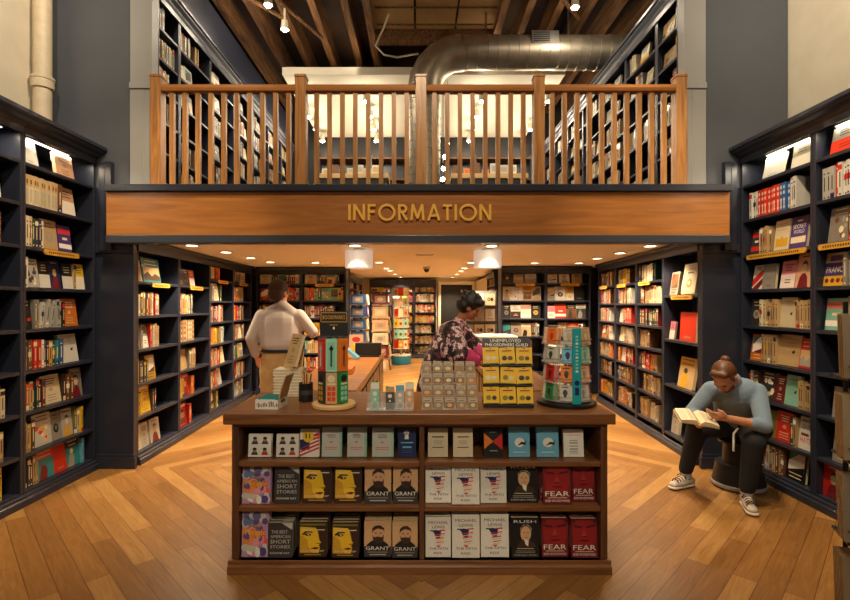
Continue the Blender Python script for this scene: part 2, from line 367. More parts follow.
# ================================================================ bookcases
CASES = {}
def bookcase(key, phrase, label, x, y, rz, W, D, shelves, top, H, z0=0, corn=.10, plinth=.09, group=None, mat='navy', sh_t=.028):
    r = thing('bookcase', label, 'bookcase', (x, y, z0), rz, group)
    e, t = .0008, .027
    MB().box(e, t, 0, D, 0, top + .02).build('side_panel', mat, r, bevel=.003); MB().box(W - t, W - e, 0, D, 0, top + .02).build('side_panel', mat, r, bevel=.003)
    MB().box(t, W - t, D - .014, D, 0, top + .02).build('back_panel', mat, r)
    MB().box(t, W - t, .002, D - .014, top, top + .02).build('top_panel', mat, r)
    for z in shelves:
        MB().box(t, W - t, .004, D - .014, z - sh_t, z).build('shelf', mat, r, bevel=.003)
    if plinth:
        h = plinth
        MB().prism([(-.036, 0), (-.036, h * .55), (-.030, h * .62), (-.022, h * .68), (-.022, h * .9), (-.004, h), (-.0005, h), (-.0005, 0)], 'x', e, W - e).build('plinth', mat, r)
    a = corn
    MB().prism([(-.0005, top - .03), (-.012, top - .03), (-.014, top + .02), (-a * .35, top + .045), (-a * .4, top + .06), (-a * .75, H - .055), (-a * .8, H - .04), (-a, H - .03), (-a, H), (D, H), (D, top + .021), (-.0005, top + .021)], 'x', e, W - e).build('cornice', mat, r)
    CASES[key] = dict(M=Matrix.Translation((x, y, z0)) @ Matrix.Rotation(rz, 4, 'Z'), W=W, D=D, sh=sorted(shelves, reverse=True), phrase=phrase, top=top)
    return r
NS = [.105, .40, .735, 1.07, 1.405, 1.745, 2.08, 2.42, 2.755]
g_ = 'tall navy bookcases in front of the balcony'
bookcase('NL1', 'lit bookcase by left pillar', 'tall navy built-in bookcase beside the left balcony pillar, lit from its top shelf', -3.15, 3.83, PI / 2, .86, .45, NS, 3.0, 3.13, corn=.115, group=g_)
bookcase('NL2', 'bookcase at left picture edge', 'tall navy bookcase at the left picture edge with few books', -3.15, 2.97, PI / 2, .859, .45, NS, 3.0, 3.13, corn=.115, group=g_)
bookcase('NR1', 'lit bookcase by right pillar', 'tall navy built-in bookcase behind the seated reader, beside the right balcony pillar', 3.15, 4.69, -PI / 2, .86, .45, NS, 3.0, 3.13, corn=.115, group=g_)
bookcase('NR2', 'bookcase at right picture edge', 'tall navy bookcase at the right picture edge behind the magazine rack', 3.15, 3.829, -PI / 2, .859, .45, NS, 3.0, 3.13, corn=.115, group=g_)
# narrow end stiles that close the tall cases against the pillars
S6, S7 = [.11, .47, .80, 1.15, 1.49, 1.84], [.12, .42, .73, 1.04, 1.35, 1.655, 1.96]
ordn = ['first', 'second', 'third', 'fourth', 'fifth', 'sixth', 'seventh', 'eighth', 'ninth', 'tenth'] + ['%dth' % i for i in range(11, 60)]
for i in range(21, 60):
    if i % 10 in (1, 2, 3): ordn[i - 1] = '%d%s' % (i, {1: 'st', 2: 'nd', 3: 'rd'}[i % 10])
a0, a1 = Vector((-2.80, 4.785)), Vector((-2.92, 8.43)); d = (a1 - a0) / 4; rz = math.atan2(d.y, d.x)
for i in range(4):
    p = a0 + d * i
    bookcase('ML%d' % (i + 1), '%s left bay under balcony' % ordn[i], 'navy bookcase bay under the balcony, %s from the left pillar going back' % ordn[i], p.x, p.y, rz, d.length - .001, .33, S6 if i < 2 else S7, 2.17, 2.262, corn=.05, group='left wall of bookcases under the balcony')
b1, b0 = Vector((2.80, 4.785)), Vector((3.0, 7.99)); d = (b1 - b0) / 4; rz = math.atan2(d.y, d.x)
SR = [.17, .50, .78, 1.06, 1.34, 1.62, 1.90]
for i in range(4):
    p = b0 + d * (3 - i)
    bookcase('MR%d' % (i + 1), '%s right bay under balcony' % ordn[i], 'navy bookcase bay under the balcony, %s from the right pillar going back' % ordn[i], p.x, p.y, rz, d.length - .001, .33, [.15, .70, 1.21, 1.71] if i == 0 else SR, 2.17, 2.262, corn=.05, group='right wall of bookcases under the balcony')
SB = [.12, .43, .74, 1.05, 1.36, 1.67, 1.97]
for i in range(2):
    bookcase('BL%d' % (i + 1), '%s bay of back-left bookcase' % ('left', 'right')[i], 'navy bookcase bay behind the standing man, %s' % ('reaching the left corner', 'ending at the blue card rack')[i], -2.87 + .8 * i, 8.50, 0, .799, .33, SB, 2.17, 2.262, corn=.04, group='back wall bookcases, left part')
    bookcase('BR%d' % (i + 1), '%s bay of back-right bookcase' % ('left', 'right')[i], 'dark bookcase bay with face-out books on the back wall, %s' % ('nearer the white card rack', 'reaching the right corner')[i], 1.44 + .775 * i, 8.30, 0, .774, .33, SB, 2.17, 2.262, corn=.04, group='back wall bookcases, right part')
for i in range(3):
    bookcase('FL%d' % (i + 1), '%s bay of far-left passage' % ordn[i], 'bookcase bay along the left of the far passage, %s from the front' % ordn[i], -1.50, 9.3 + 1.2 * i, PI / 2, 1.199, .33, SB, 2.14, 2.255, corn=.04, group='far passage bookcases')
for i in range(3):
    bookcase('FB%d' % (i + 1), '%s bay of far wall' % ordn[i], 'small-looking bookcase bay on the far end wall, %s from the left' % ordn[i], -1.44 + .66 * i, 14.3, 0, .659, .33, SB, 2.14, 2.34, corn=.04, group='far end wall bookcases')
bookcase('FR1', 'bookcase behind white card rack', 'dark bookcase end behind the white card rack, right of the dark doorway', 1.42, 9.9, -PI / 2, 1.0, .30, SB, 2.14, 2.255, corn=.04)
struct('wall_passage_left', MB().box(-3.6, -1.26, 8.84, 8.90, .001, 2.26), 'navy')
struct('wall_passage_right', MB().box(1.74, 3.6, 8.64, 8.70, .001, 2.26), 'navy')
struct('wall_passage_side', MB().box(1.75, 1.80, 8.71, 14.7, .001, 2.30), 'cream')
# dark door at the end
dr = MB().box(.62, .70, 14.66, 14.745, .002, 2.30).box(1.66, 1.74, 14.66, 14.745, .002, 2.30).box(.70, 1.66, 14.66, 14.745, 2.20, 2.30)
o = struct('trim_10', dr, 'cream')
d1 = tag(MB().box(.705, 1.655, 14.68, 14.73, .004, 2.195).build('door_1', 'dark', bevel=.004), kind='structure')
MB().box(.76, .80, 14.655, 14.679, .98, 1.02).box(.76, .88, 14.64, 14.655, .995, 1.01).build('door_handle', 'steel', d1)
# upstairs bookcases
US = [.115, .43, .74, 1.05, 1.36, 1.67]
for sx, side in ((-1, 'left'), (1, 'right')):
    ys = [4.80, 5.24] + [5.24 + .78 * k for k in range(1, 7)]
    for k, (ya, yb) in enumerate(zip(ys, ys[1:])):
        bookcase('U%s%d' % (side[0].upper(), k + 1), '%s upstairs bay on the %s' % (ordn[k], side), 'navy upstairs bookcase bay on the %s, %s behind the railing' % (side, ordn[k]),
                 sx * 2.6, ya if sx < 0 else yb, -sx * PI / 2, yb - ya - .001, .33, US, 1.95, 2.10, z0=ZU + .001, corn=.08, plinth=.06, group='upstairs bookcases on the ' + side)

# ================================================================ upstairs ceiling, soffit, duct
struct('ceiling', MB().box(-3.62, 3.62, -2.6, 11.2, 6.1, 6.2), 'deckdark')
struct('wall_back_upper', MB().box(-3.62, 3.62, 10.5, 10.6, ZU + .001, 6.1), 'dark')
js = [-3.2, -2.78, -2.36, -1.92, -1.48, -1.02, -.72, 1.22, 1.58, 2.0, 2.42, 2.84, 3.25]
for i, x in enumerate(js):
    struct('ceiling_beam_%d' % (i + 1), MB().box(x - .05, x + .05, 5.0, 10.49, 5.78, 6.098), 'joist')
for k, (xa, xb) in enumerate(((-.665, -.06), (-.03, .56), (.59, 1.165))):
    struct('ceiling_panel_%d' % (k + 1), MB().box(xa, xb, 5.2, 7.42, 5.86, 5.88), 'ply')
struct('ceiling_beam_%d' % 14, MB().box(-.668, 1.168, 7.45, 7.60, 5.70, 6.098), 'joist')
for sx, k in ((-1, 11),): struct('trim_%d' % k, MB().box(min(sx * 2.63, sx * 2.95), max(sx * 2.63, sx * 2.95), 4.79, 9.93, 4.852, 5.42), 'navy')
struct('ceiling_soffit', MB().box(-2.15, 2.33, 7.6, 10.45, 5.24, 5.36), 'soffit')
br = MB()
for k in range(5): br.box(-.64 + .02, 1.14, 5.6 + .42 * k, 5.62 + .42 * k, 5.845, 5.8595)
struct('ceiling_lath', br, 'joist')
for k, (xa, ya, xb, yb) in enumerate(((-2.75, 5.9, -1.95, 7.0), (-1.9, 6.6, -1.5, 7.5), (1.62, 6.1, 2.35, 7.0))):
    mb = MB(); mb.tube([(xa, ya, 5.76), (xb, yb, 5.765)], .03, 6)
    tag(mb.build('roof_brace', 'joist'), 'slim timber brace across the dark roof joists, %s' % ('far left of the duct', 'just left of the duct', 'above the right end of the duct')[k], 'brace')
dt = thing('air_duct', 'round galvanised ventilation duct bending down behind the balcony railing', 'duct', (.09, 7.0, ZU))
R = .235; z1 = 5.27 - ZU
mb = MB(); mb.tube([(0, 0, .002), (0, 0, z1 - .55)], R, 28)
for k in range(16): mb.lathe([(R, -.006), (R + .006, -.003), (R + .006, .003), (R, .006)], 28, (0, 0, .12 + k * .12))
mb.build('upright_run', 'duct', dt)
el = [(0, 0, z1 - .55)] + [(.55 - .55 * math.cos(a), 0, z1 - .55 + .55 * math.sin(a)) for a in [PI / 2 * i / 5 for i in range(1, 6)]]
MB().tube(el, R + .012, 28).build('elbow', 'duct', dt)
mb = MB(); mb.tube([(.55, 0, z1), (2.9, 0, z1)], R, 28)
for k in range(16):
    x = .62 + k * .145; ring = [(x + dx, rr) for dx, rr in ((-.007, R), (-.003, R + .007), (.003, R + .007), (.007, R))]
    vs, fs = [], []
    for xx, rr in ring:
        for i in range(28):
            a = 2 * PI * i / 28; vs.append((xx, rr * math.cos(a), z1 + rr * math.sin(a)))
    for q in range(3):
        for i in range(28): j = (i + 1) % 28; fs.append((q * 28 + i, q * 28 + j, (q + 1) * 28 + j, (q + 1) * 28 + i))
    mb.add(vs, fs, smooth=True)
mb.build('level_run', 'duct', dt)
vx = (541 - CX) / FL * 7.0 - .09
vm = MB().box(vx - .19, vx + .19, -R - .012, -R + .06, z1 + .02, z1 + .19); v_ = vm.build('register', 'steel', dt)
mb = MB()
for k in range(5): mb.box(vx - .17, vx + .06, -R - .017, -R - .0125, z1 + .035 + k * .03, z1 + .053 + k * .03)
mb.build('vent_slats', 'dark', v_)
for k, x in enumerate((.9, 2.1)):
    MB().box(x - .012, x + .012, -.012, .012, z1 + R, 6.09 - ZU).build('hanger_rod', 'steel', dt)
cb = MB(); cb.tube([(-.42, 6.9, 5.78), (-.5, 6.95, 5.6), (-.62, 7.0, 5.38), (-.5, 7.05, 5.27), (-.3, 7.1, 5.26), (-.1, 7.3, 5.40), (.0, 7.5, 5.52)], .014, 8); tag(cb.build('loose_cable', 'whitewall'), 'pale loose cable looping from the dark joists left of the duct', 'cable')
# painted soil pipe on the left wall
pp = thing('soil_pipe', 'cream painted upright pipe on the left wall above the bookcase', 'pipe', (-3.52, 4.50, 3.1305))
MB().lathe([(.075, 0), (.075, 2.88)], 20).build('pipe', 'pipe', pp)
for z in (.54, 2.0): MB().lathe([(.078, -.05), (.092, -.045), (.092, .03), (.098, .035), (.098, .06), (.078, .065)], 20, (0, 0, z)).build('coupling', 'pipe', pp)
# spotlights upstairs
def spot_head(x, y, z, label, aim=-1, grp='spotlights under the upstairs ceiling'):
    t = thing('track_spotlight', label, 'spotlight', (x, y, z), 0, grp)
    top = (5.24 if 7.6 < y < 10.4 and -2.15 < x < 2.33 else 5.78) - z - .001
    MB().box(-.012, .012, -.012, .012, .05, top).build('stem', 'whitewall', t)
    MB().lathe([(.028, .07), (.045, .06), (.052, -.03), (.056, -.06), (.04, -.0605)], 16).build('housing', 'whitewall', t)
    MB().lathe([(.001, -.055), (.045, -.061), (.03, -.08), (.001, -.086)], 16).build('bulb', 'spotlens', t)
    return (x, y, z - .17)
SPOTS = []
for cx_, nm in ((-2.0, 'left'), (-.87, 'centre-left'), (1.07, 'centre-right'), (2.2, 'right')):
    for k, y in enumerate((8.08, 8.75, 9.4, 10.05)):
        SPOTS.append(spot_head(cx_, y, 5.08, 'small bright spotlight under the white soffit, %s row, %s from the railing' % (nm, ordn[k])))
for k, (x, y, n) in enumerate(((-1.86, 6.7, 'over the left upstairs bookcases, nearer the duct'), (-1.92, 6.15, 'over the left upstairs bookcases, at the picture top'), (2.03, 6.2, 'above the right end of the duct'))):
    SPOTS.append(spot_head(x, y, 5.5, 'bright spotlight hung from dark joists ' + n))
# recessed lights in the lower ceiling
DL = []
def downlight(px, py, label):
    Y = (ZC - HC) * FL / (CY - py)
    if Y > 8.6:
        for _ in range(20): zc = ZC + .15 * (Y - 8.6) / 6.4; Y = (zc - HC) * FL / (CY - py)
    else: zc = ZC
    X = (px - CX) * Y / FL
    t = thing('downlight', label, 'downlight', (X, Y, zc - .0005), 0, 'recessed lights in the ceiling under the balcony')
    MB().lathe([(.062, -.004), (.066, -.012), (.084, -.008), (.086, 0)], 24).build('trim_ring', 'whitewall', t)
    MB().lathe([(.001, -.010), (.0615, -.006)], 24).build('lens', 'lens', t)
    DL.append((X, Y, zc))
for row, nm in (([(191.7, 244.9), (226, 251.7), (250.5, 257.5), (270.3, 261.7)], 'left row'), ([(355, 245), (379, 262), (386.7, 268), (390, 270.5), (395.3, 274), (400.5, 277)], 'centre-left row'),
                ([(491.5, 245.4), (471.2, 262.3), (464.7, 267.8), (461.2, 270.5), (457, 274), (452.5, 277)], 'centre-right row'), ([(650, 245.5), (620, 252.6), (597, 258), (579, 262.7)], 'right row')):
    for k, p in enumerate(row): downlight(p[0], p[1], 'glowing recessed light in the cream ceiling, %s, %s from the front' % (nm, ordn[k]))
downlight(315.6, 262.2, 'single glowing recessed light just above the back-left bookcase')
downlight(534.6, 262.7, 'single glowing recessed light just above the back-right bookcase')
for px, nm in ((359, 'left of the middle'), (487.5, 'right of the middle')):
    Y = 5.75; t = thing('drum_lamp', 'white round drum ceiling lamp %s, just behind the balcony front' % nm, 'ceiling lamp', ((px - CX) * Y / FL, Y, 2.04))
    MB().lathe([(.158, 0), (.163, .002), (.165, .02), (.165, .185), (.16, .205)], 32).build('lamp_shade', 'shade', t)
    MB().lathe([(.06, .206), (.07, .215), (.07, .2295)], 24).build('ceiling_rose', 'steel', t)
X = (426.5 - CX) * 8.6 / FL
t = thing('dome_camera', 'tiny black dome camera on the cream ceiling between the light rows', 'camera', (X, 8.55, ZC - .001))
MB().lathe([(.001, -.10), (.03, -.09), (.048, -.06), (.05, -.04)], 16).build('dome', 'blackplastic', t); MB().lathe([(.062, -.04), (.066, -.02), (.066, 0)], 16).build('base', 'whitewall', t)
t = thing('ceiling_vent', 'slim air slot in the cream ceiling in front of the dome camera', 'vent', (.09, 6.4, ZC - .001))
MB().box(-.12, .12, -.03, .03, -.012, 0).build('vent_frame', 'cream', t); MB().box(-.105, .105, -.014, .014, -.0135, -.0125).build('slot', 'dark', t)
# shelf lights in the tall cases
for key, xs, nm in (('NL1', (.12, .6), 'tall bookcase by the left pillar'), ('NL2', (.12, .75), 'bookcase at the left picture edge'), ('NR1', (.25, .75), 'tall bookcase by the right pillar'), ('NR2', (.12, .75), 'bookcase at the right picture edge')):
    c = CASES[key]; t = thing('shelf_light', 'slim glowing light strip under the top of the ' + nm, 'light', mat=c['M'])
    MB().box(xs[0], xs[1], .06, .10, c['top'] - .022, c['top'] - .0005).build('channel', 'steel', t)
    MB().box(xs[0] + .01, xs[1] - .01, .064, .096, c['top'] - .026, c['top'] - .0225).build('diffuser', 'strip', t)
# ================================================================ books
import re
RB = random.Random(7)
BOOKS = []
MIX = {'warm': ['tan', 'cream', 'brown', 'red', 'maroon', 'orange', 'tan', 'dark-brown', 'pale-grey'],
       'rainbow': ['red', 'white', 'black', 'cream', 'teal', 'orange', 'tan', 'navy', 'maroon', 'yellow'],
       'pale': ['cream', 'tan', 'white', 'pale-grey', 'tan', 'grey', 'cream'],
       'dark': ['black', 'dark-brown', 'charcoal', 'maroon', 'navy', 'brown', 'grey', 'dark-green'],
       'sun': ['yellow', 'gold', 'orange', 'tan', 'olive', 'cream', 'red', 'charcoal'],
       'mono': ['white', 'black', 'grey', 'pale-grey', 'charcoal', 'white', 'black', 'cream'],
       'tans': ['tan', 'cream', 'tan', 'grey', 'brown', 'cream', 'pale-grey']}
TOK = re.compile(r'^([sf]):([a-z-]+)(?::([a-z]+(?:\+[A-Z .]+)?))?(?:\*(\d+))?(?:/([\d.]+))?(?:,([\d.]+))?(?:~(-?[\d.]+))?$')
def add_book(Mw, T, D, H, col, kind, style='', title=None, label=None, group=None, case=None, row=0, x=0, force=False, z=0):
    BOOKS.append(dict(M=Mw, T=T, D=D, H=H, col=col, kind=kind, style=style, title=title, label=label, group=group, case=case, row=row, x=x, force=force))
def fill(key, row, spec, scale=1.0):
    c = CASES[key]; z = c['sh'][row - 1]; room = ((c['sh'] + [0])[row - 2] if row > 1 else c['top']) - z - .03
    x = .030; maxx = c['W'] - .03
    for tk in spec.split():
        if tk[0] == '@': x = max(x, float(tk[1:])); continue
        if tk[0] == 'g': x += float(tk[2:]); continue
        k, col, style, n, w, h, lean = TOK.match(tk.replace('_', ' ')).groups()
        title = None
        if style and '+' in style: style, title = style.split('+')
        n = int(n or 1)
        for i in range(n):
            cn = RB.choice(MIX[col[3:]]) if col.startswith('mix') else col
            H = (float(h) if h else .235) * scale; H = min(H * (1 if h else RB.uniform(.92, 1.06)), room - .008)
            if k == 's':
                T = float(w) if w else RB.uniform(.022, .046); a = math.radians(float(lean or 0)); D = RB.uniform(.15, .18)
                off = abs(math.sin(a)) * H; wid = T * math.cos(a) + off
                if x + wid > maxx: continue
                y0 = .03 + RB.uniform(0, .018)
                px = x + (off if a < 0 else 0); pz = T * math.sin(a) if a > 0 else 0
                Mw = c['M'] @ Matrix.Translation((px, y0, z + .0006 + (pz if a > 0 else 0))) @ Matrix.Rotation(a, 4, 'Y')
                add_book(Mw, T, D, H, cn, 's', style or '', title, case=key, row=row, x=x); x += wid + .0012
            else:
                D = float(w) if w else .165; T = RB.uniform(.022, .034); a = math.radians(float(lean) if lean else RB.uniform(5, 9))
                if x + D > maxx: continue
                y0 = .045 + RB.uniform(0, .01)
                # face out: the front cover (+x of the book) turns to the front, the spine to the left; then it leans back
                Mw = c['M'] @ Matrix.Translation((x, y0, z + .0008 + T * math.sin(a))) @ Matrix.Rotation(-a, 4, 'X') @ Matrix.Translation((0, T, 0)) @ Matrix.Rotation(-PI / 2, 4, 'Z')
                add_book(Mw, T, D, H, cn, 'f', style or RB.choice(['title', 'photo', 'half', 'circle', 'band', 'portrait']), title, case=key, row=row, x=x); x += D + .004
def rows(key, specs, scale=1.0):
    for i, s in enumerate(specs): fill(key, i + 1, s, scale)
rows('NL1', [
 '@.05 f:white:plain/.17,.21~12 @.42 f:peach:lines/.22,.22~10',
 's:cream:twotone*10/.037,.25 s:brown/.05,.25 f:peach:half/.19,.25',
 's:red/.03 s:cream*2/.034,.25 s:dark-green/.03 s:charcoal/.035 s:navy/.03 s:white/.035 f:tan:circle/.18,.26 g:.01 f:purple:band/.155,.24',
 's:black/.03 s:white/.04,.25 f:pale-grey:photo/.13,.24 f:black:half/.12,.23 f:navy:portrait/.13,.25 f:black:half/.13,.23 s:tan/.03 f:yellow:half/.12,.24',
 'f:black:photo/.12,.24 s:grey*2/.03,.24 s:pale-grey*3/.03~8 s:pale-grey*2/.03 s:dark-brown/.03 f:orange:lines/.19,.25 f:orange:lines/.17,.25',
 's:tan/.03 s:grey/.025 s:brown*2/.03 s:red*2/.038,.24 s:white/.025 s:charcoal/.025 s:navy/.03 s:gold/.042,.22 s:dark-green/.035 s:teal/.035 s:blue/.05,.23 f:white:dot/.22,.26',
 's:red*2/.026 s:orange/.03 s:tan/.03 s:charcoal/.026 s:dark-green/.03 s:black/.03 s:maroon/.04 f:cream:lines/.21,.25 s:dark-brown/.03 s:brown*2/.04 f:grey:portrait/.15,.27',
 's:maroon/.025 s:tan*2/.025 s:yellow/.025 s:charcoal/.035 f:pale-grey:photo/.20,.27 f:grey:circle/.12,.25 f:pale-grey:portrait/.13,.25 s:olive/.035 s:cream/.035 s:yellow/.025',
 's:grey/.03 s:charcoal*2/.03 s:dark-brown/.03 s:tan*2/.026 f:scarlet:photo/.185,.25 f:scarlet:plain/.15,.25 f:dark-brown:photo/.17,.25 s:sky-blue/.03'])
rows('NL2', ['', '@.52 f:green:half/.20,.26', '@.50 s:tan*2/.03 s:cream*2/.04,.25 s:brown*2/.03', '', '@.52 f:yellow:plain/.17,.25', '', '@.5 s:mixwarm*4 s:cream*2/.04', '@.5 s:mixpale*7/.03', '@.48 f:gold:photo/.17,.25 s:yellow*2/.03'])
rows('NR1', [
 '@.22 f:white:plain/.24,.22~12 @.57 f:cream:half/.20,.23~10',
 '@.08 s:white*3/.035,.25 s:scarlet:dots*7/.038,.25 s:blue:dots*3/.035,.25 s:white*2/.04,.27',
 '@.06 f:charcoal:redband/.13,.24 s:white/.03 s:tan*4/.03 g:.02 f:cream:sun/.17,.27 f:purple:title+SECRET_WORLD/.18,.27',
 '@.08 f:white:diagonal/.14,.23 f:grey:plain/.16,.23 g:.05 f:pink:half/.16,.24 f:peach:portrait/.16,.29',
 '@.06 f:charcoal:circle/.155,.25 s:cream*2/.032 s:tan*5/.03 f:cream:dot/.18,.26 s:tan*5/.03',
 '@.06 f:orange:photo/.17,.25 s:tan*5/.034,.26 f:tan:dot/.24,.27 f:red:photo/.14,.25',
 '@.06 s:mixdark*5 f:charcoal:photo/.17,.25 f:maroon:lines/.12,.24 f:mint:dot/.16,.26 s:tan*6/.03',
 '@.06 s:mixwarm*6 f:olive:plain/.12,.24 f:red:lines/.18,.26 s:dark-green/.04 s:tan/.03 f:white:title+OUT/.14,.27',
 '@.06 s:mixtans*13/.033,.22 f:black:photo/.21,.27'])
rows('NR2', [
 '@.10 f:white:redhalf/.26,.25~10',
 '@.05 s:pale-grey*3/.035,.25 s:red/.03,.27 s:white*8/.035,.26',
 '@.08 f:grey:photo/.19,.27 s:brown*2/.04 s:tan*6/.035', '@.03 f:purple:title+FRANCE/.20,.26 s:grey*6/.034',
 '@.05 f:mint:band/.18,.25 f:tan:plain/.17,.26 s:tan*6', '', '@.12 f:grey:plain/.17,.24 s:grey*5', '@.12 f:grey:lines/.15,.25 s:mixpale*6', '@.03 f:red:portrait/.19,.26~3 s:pale-grey*6/.034'])
rows('ML1', ['@.04 f:tan:plain/.15,.22 g:.03 f:teal:photo/.36,.26', 's:mixwarm*9/.034 s:white/.03 s:red*2/.03 s:grey*2/.035', 'f:tan:portrait/.13,.25 s:grey/.03 f:grey:half/.12,.24 s:red*2/.03 s:white/.03 s:tan*3/.034', 's:yellow*3/.03 s:charcoal*3/.04 s:olive/.03 f:gold:photo/.19,.26',
 's:tan*2/.035 s:yellow*2/.03 f:yellow:lines/.20,.27 g:.01 s:charcoal*2/.03', 'f:cream:lines/.15,.25 f:pale-grey:lines/.15,.25 g:.02 f:pale-grey:portrait/.20,.25'])
rows('ML2', ['f:charcoal:photo/.20,.2 f:black:photo/.16,.2 f:scarlet:half/.15,.2', 's:brown/.03 s:red*2/.034 s:tan*3/.03 s:yellow*2/.03 s:white/.03 s:grey*3/.034 s:charcoal/.02', 's:tan:dots*10/.044,.26', 'f:tan:lines/.18,.24 f:tan:plain/.12,.25 s:grey*2 s:tan*4',
 's:yellow*2/.04 s:gold*2/.04 f:red:portrait/.2,.26 s:orange*2', 'f:red:faces/.30,.27 s:red*3/.03'])
rows('ML3', ['s:cream*5 s:orange*3/.05 s:scarlet/.05', 'f:white:plain/.12,.24 s:grey*2 f:cream:lines/.22,.25 s:dark-green*2', 's:mixrainbow*17', 's:red*4 s:yellow*5 s:mixrainbow*7', 's:mixwarm*12 f:cream:lines/.2,.24', 's:mixwarm*9 f:pale-grey:lines/.2,.24', 'f:olive:photo/.26,.24 s:olive*3'])
rows('ML4', ['f:cream:photo/.17,.24 s:grey*6 s:cream*6', 's:cream*5 s:orange*2 s:tan*8', 's:yellow*4 s:red*5 s:mixrainbow*7', 's:mixwarm*8 f:white:lines/.2,.23~8 s:tan*3', 's:red*2 s:mixrainbow*9 f:white:half/.2,.23', 's:mixwarm*16', 'f:sky-blue:lines/.22,.24 s:mixpale*8'])
rows('MR1', ['@.06 f:grey:photo/.19,.26 @.32 f:cream:orange/.30,.33~9', '@.05 f:pink:half/.12,.20 @.30 f:scarlet:plain/.34,.31~3', '@.25 f:gold:photo/.33,.33~9', '@.1 f:pale-grey:lines/.17,.26 @.5 f:tan:photo/.2,.27'])
for key, sp in (('MR2', ['@.03 s:black*2/.04 s:brown*2/.04 s:grey*2/.04 s:cream*3/.05 s:dark-green*3', '@.02 s:brown*3/.05 s:tan*4/.05 s:cream*5/.05', '@.02 s:brown:dots*4/.05 s:charcoal*3/.05 s:black*2/.05 s:mixdark*2/.05', '@.02 s:tan*4/.06 s:brown*2/.04', '@.02 s:brown*3/.05 s:red*3/.05 s:orange*2/.05 s:tan*2/.05', '@.02 f:grey:photo/.14,.22 s:tan*4/.05 s:mixtans*5/.05', '@.02 s:tan*5/.055 f:cream:lines/.16,.22 s:mixtans*4']),
                ('MR3', ['@.03 s:dark-green*2 s:tan*4 s:yellow*4 s:olive*2 s:brown', '@.03 s:blue s:maroon*2 s:tan*5 s:mixpale*7', '@.03 f:white:lines/.16,.22 s:tan*3 s:red*6/.04', '@.03 f:cream:plain/.24,.24 s:tan*3 s:mixpale*7', '@.03 s:orange*2 f:white:lines/.18,.22 s:mixwarm*9', '@.03 s:mixdark*7 s:olive*3 s:mixwarm*4', '@.03 s:tan*3 s:cream*2 s:orange*2 s:mixwarm*8']),
                ('MR4', ['@.03 s:maroon*3 s:brown*3 s:mixwarm*9', '@.03 s:red*2 s:dark-brown*2 s:white*2 s:mixwarm*9', '@.03 s:tan*3 s:cream*3 s:red*3 s:white*3', '@.03 f:orange:photo/.22,.22 s:mixwarm*4 s:white*3', '@.03 s:tan*3 f:white:half/.18,.22 s:mixwarm*8', '@.03 s:mixrainbow*16', '@.03 s:orange*5 s:gold*5 s:tan*4'])):
    rows(key, sp, .9)
rows('BL1', ['@.05 f:cream:lines/.2,.23 s:dark-green*2 s:brown*2 f:tan:photo/.16,.22 s:maroon*4 s:white*3', '@.05 f:red:photo/.18,.23 f:yellow:plain/.14,.24 s:tan*4 s:orange*3 s:red*2 s:white*3', '@.05 s:mixwarm*15', '@.05 s:mixwarm*15', '@.05 s:mixpale*15', '@.05 s:mixwarm*15', '@.05 f:red:half/.2,.23 f:white:lines/.2,.23 s:mixwarm*5'], .97)
rows('BL2', ['@.05 f:white:portrait/.22,.24 s:dark-green*3 s:grey*2 f:mint:photo/.17,.22 s:dark-green*2', '@.05 s:tan*2 s:red s:orange*2 s:mint*2 s:teal/.05 f:mint:photo/.16,.23 f:mint:photo/.15,.23 s:yellow*2/.04', '@.05 s:brown*3/.04 s:white/.05 s:maroon*3 s:mixdark*8', '@.05 s:tan*4 s:gold*3 f:red:half/.16,.22 s:mixwarm*6', '@.05 s:teal*2 s:tan*3 f:tan:plain/.3,.23', '@.05 s:mixwarm*15', '@.05 s:mixwarm*15'], .97)
rows('BR1', ['@.03 f:black:portrait/.17,.24 g:.02 f:tan:photo/.17,.24 g:.02 f:pale-grey:half/.2,.24', '@.03 f:cream:portrait/.16,.25 f:white:photo/.19,.25 f:gold:photo/.15,.25 f:tan:photo/.16,.25', '@.03 f:charcoal:circle/.14,.24 f:white:half/.17,.24 f:white:band/.18,.25 f:black:circle/.16,.24', '@.03 f:charcoal:photo/.15,.24 f:grey:circle/.17,.25 f:white:photo/.17,.23 s:mixmono*4', '@.03 f:black:photo/.17,.24 f:white:half/.17,.24 f:grey:photo/.17,.24', '@.03 s:mixmono*14', '@.03 s:mixmono*14'], .97)
rows('BR2', ['@.03 f:white:photo/.18,.24 g:.03 f:cream:portrait/.18,.25 g:.03 f:tan:lines/.18,.23', '@.03 f:grey:photo/.14,.24 f:white:circle/.18,.25 f:gold:half/.14,.25 f:black:plain/.18,.25', '@.03 f:pink:half/.14,.22 f:scarlet:band/.19,.26 f:black:photo/.17,.24 f:white:photo/.17,.25', '@.03 f:grey:photo/.2,.2 f:tan:lines/.16,.24 f:scarlet:half/.18,.24 s:mixmono*3', '@.03 f:white:photo/.17,.24 f:grey:half/.17,.24 f:tan:photo/.17,.24', '@.03 s:mixpale*14', '@.03 s:mixpale*14'], .97)
RB.seed(11)
for key in ('FL1', 'FL2', 'FL3', 'FB1', 'FB2', 'FB3', 'FR1'):
    pals = {'FB3': ['mixrainbow', 'mixpale', 'mixwarm', 'mixsun', 'mixpale', 'mixtans', 'mixdark']}.get(key, ['mixsun', 'mixwarm', 'mixrainbow', 'mixsun', 'mixpale', 'mixwarm', 'mixdark'])
    for r in range(7): fill(key, r + 1, '@.04 s:%s*%d/.042' % (pals[r], RB.randint(10, 22)) if not (key in ('FB1', 'FB2') and r in (0, 1)) else '@.03 f:cream:photo/.2,.25 f:yellow:circle/.2,.25 f:%s:photo/.17,.25' % RB.choice(['red', 'tan', 'gold']))
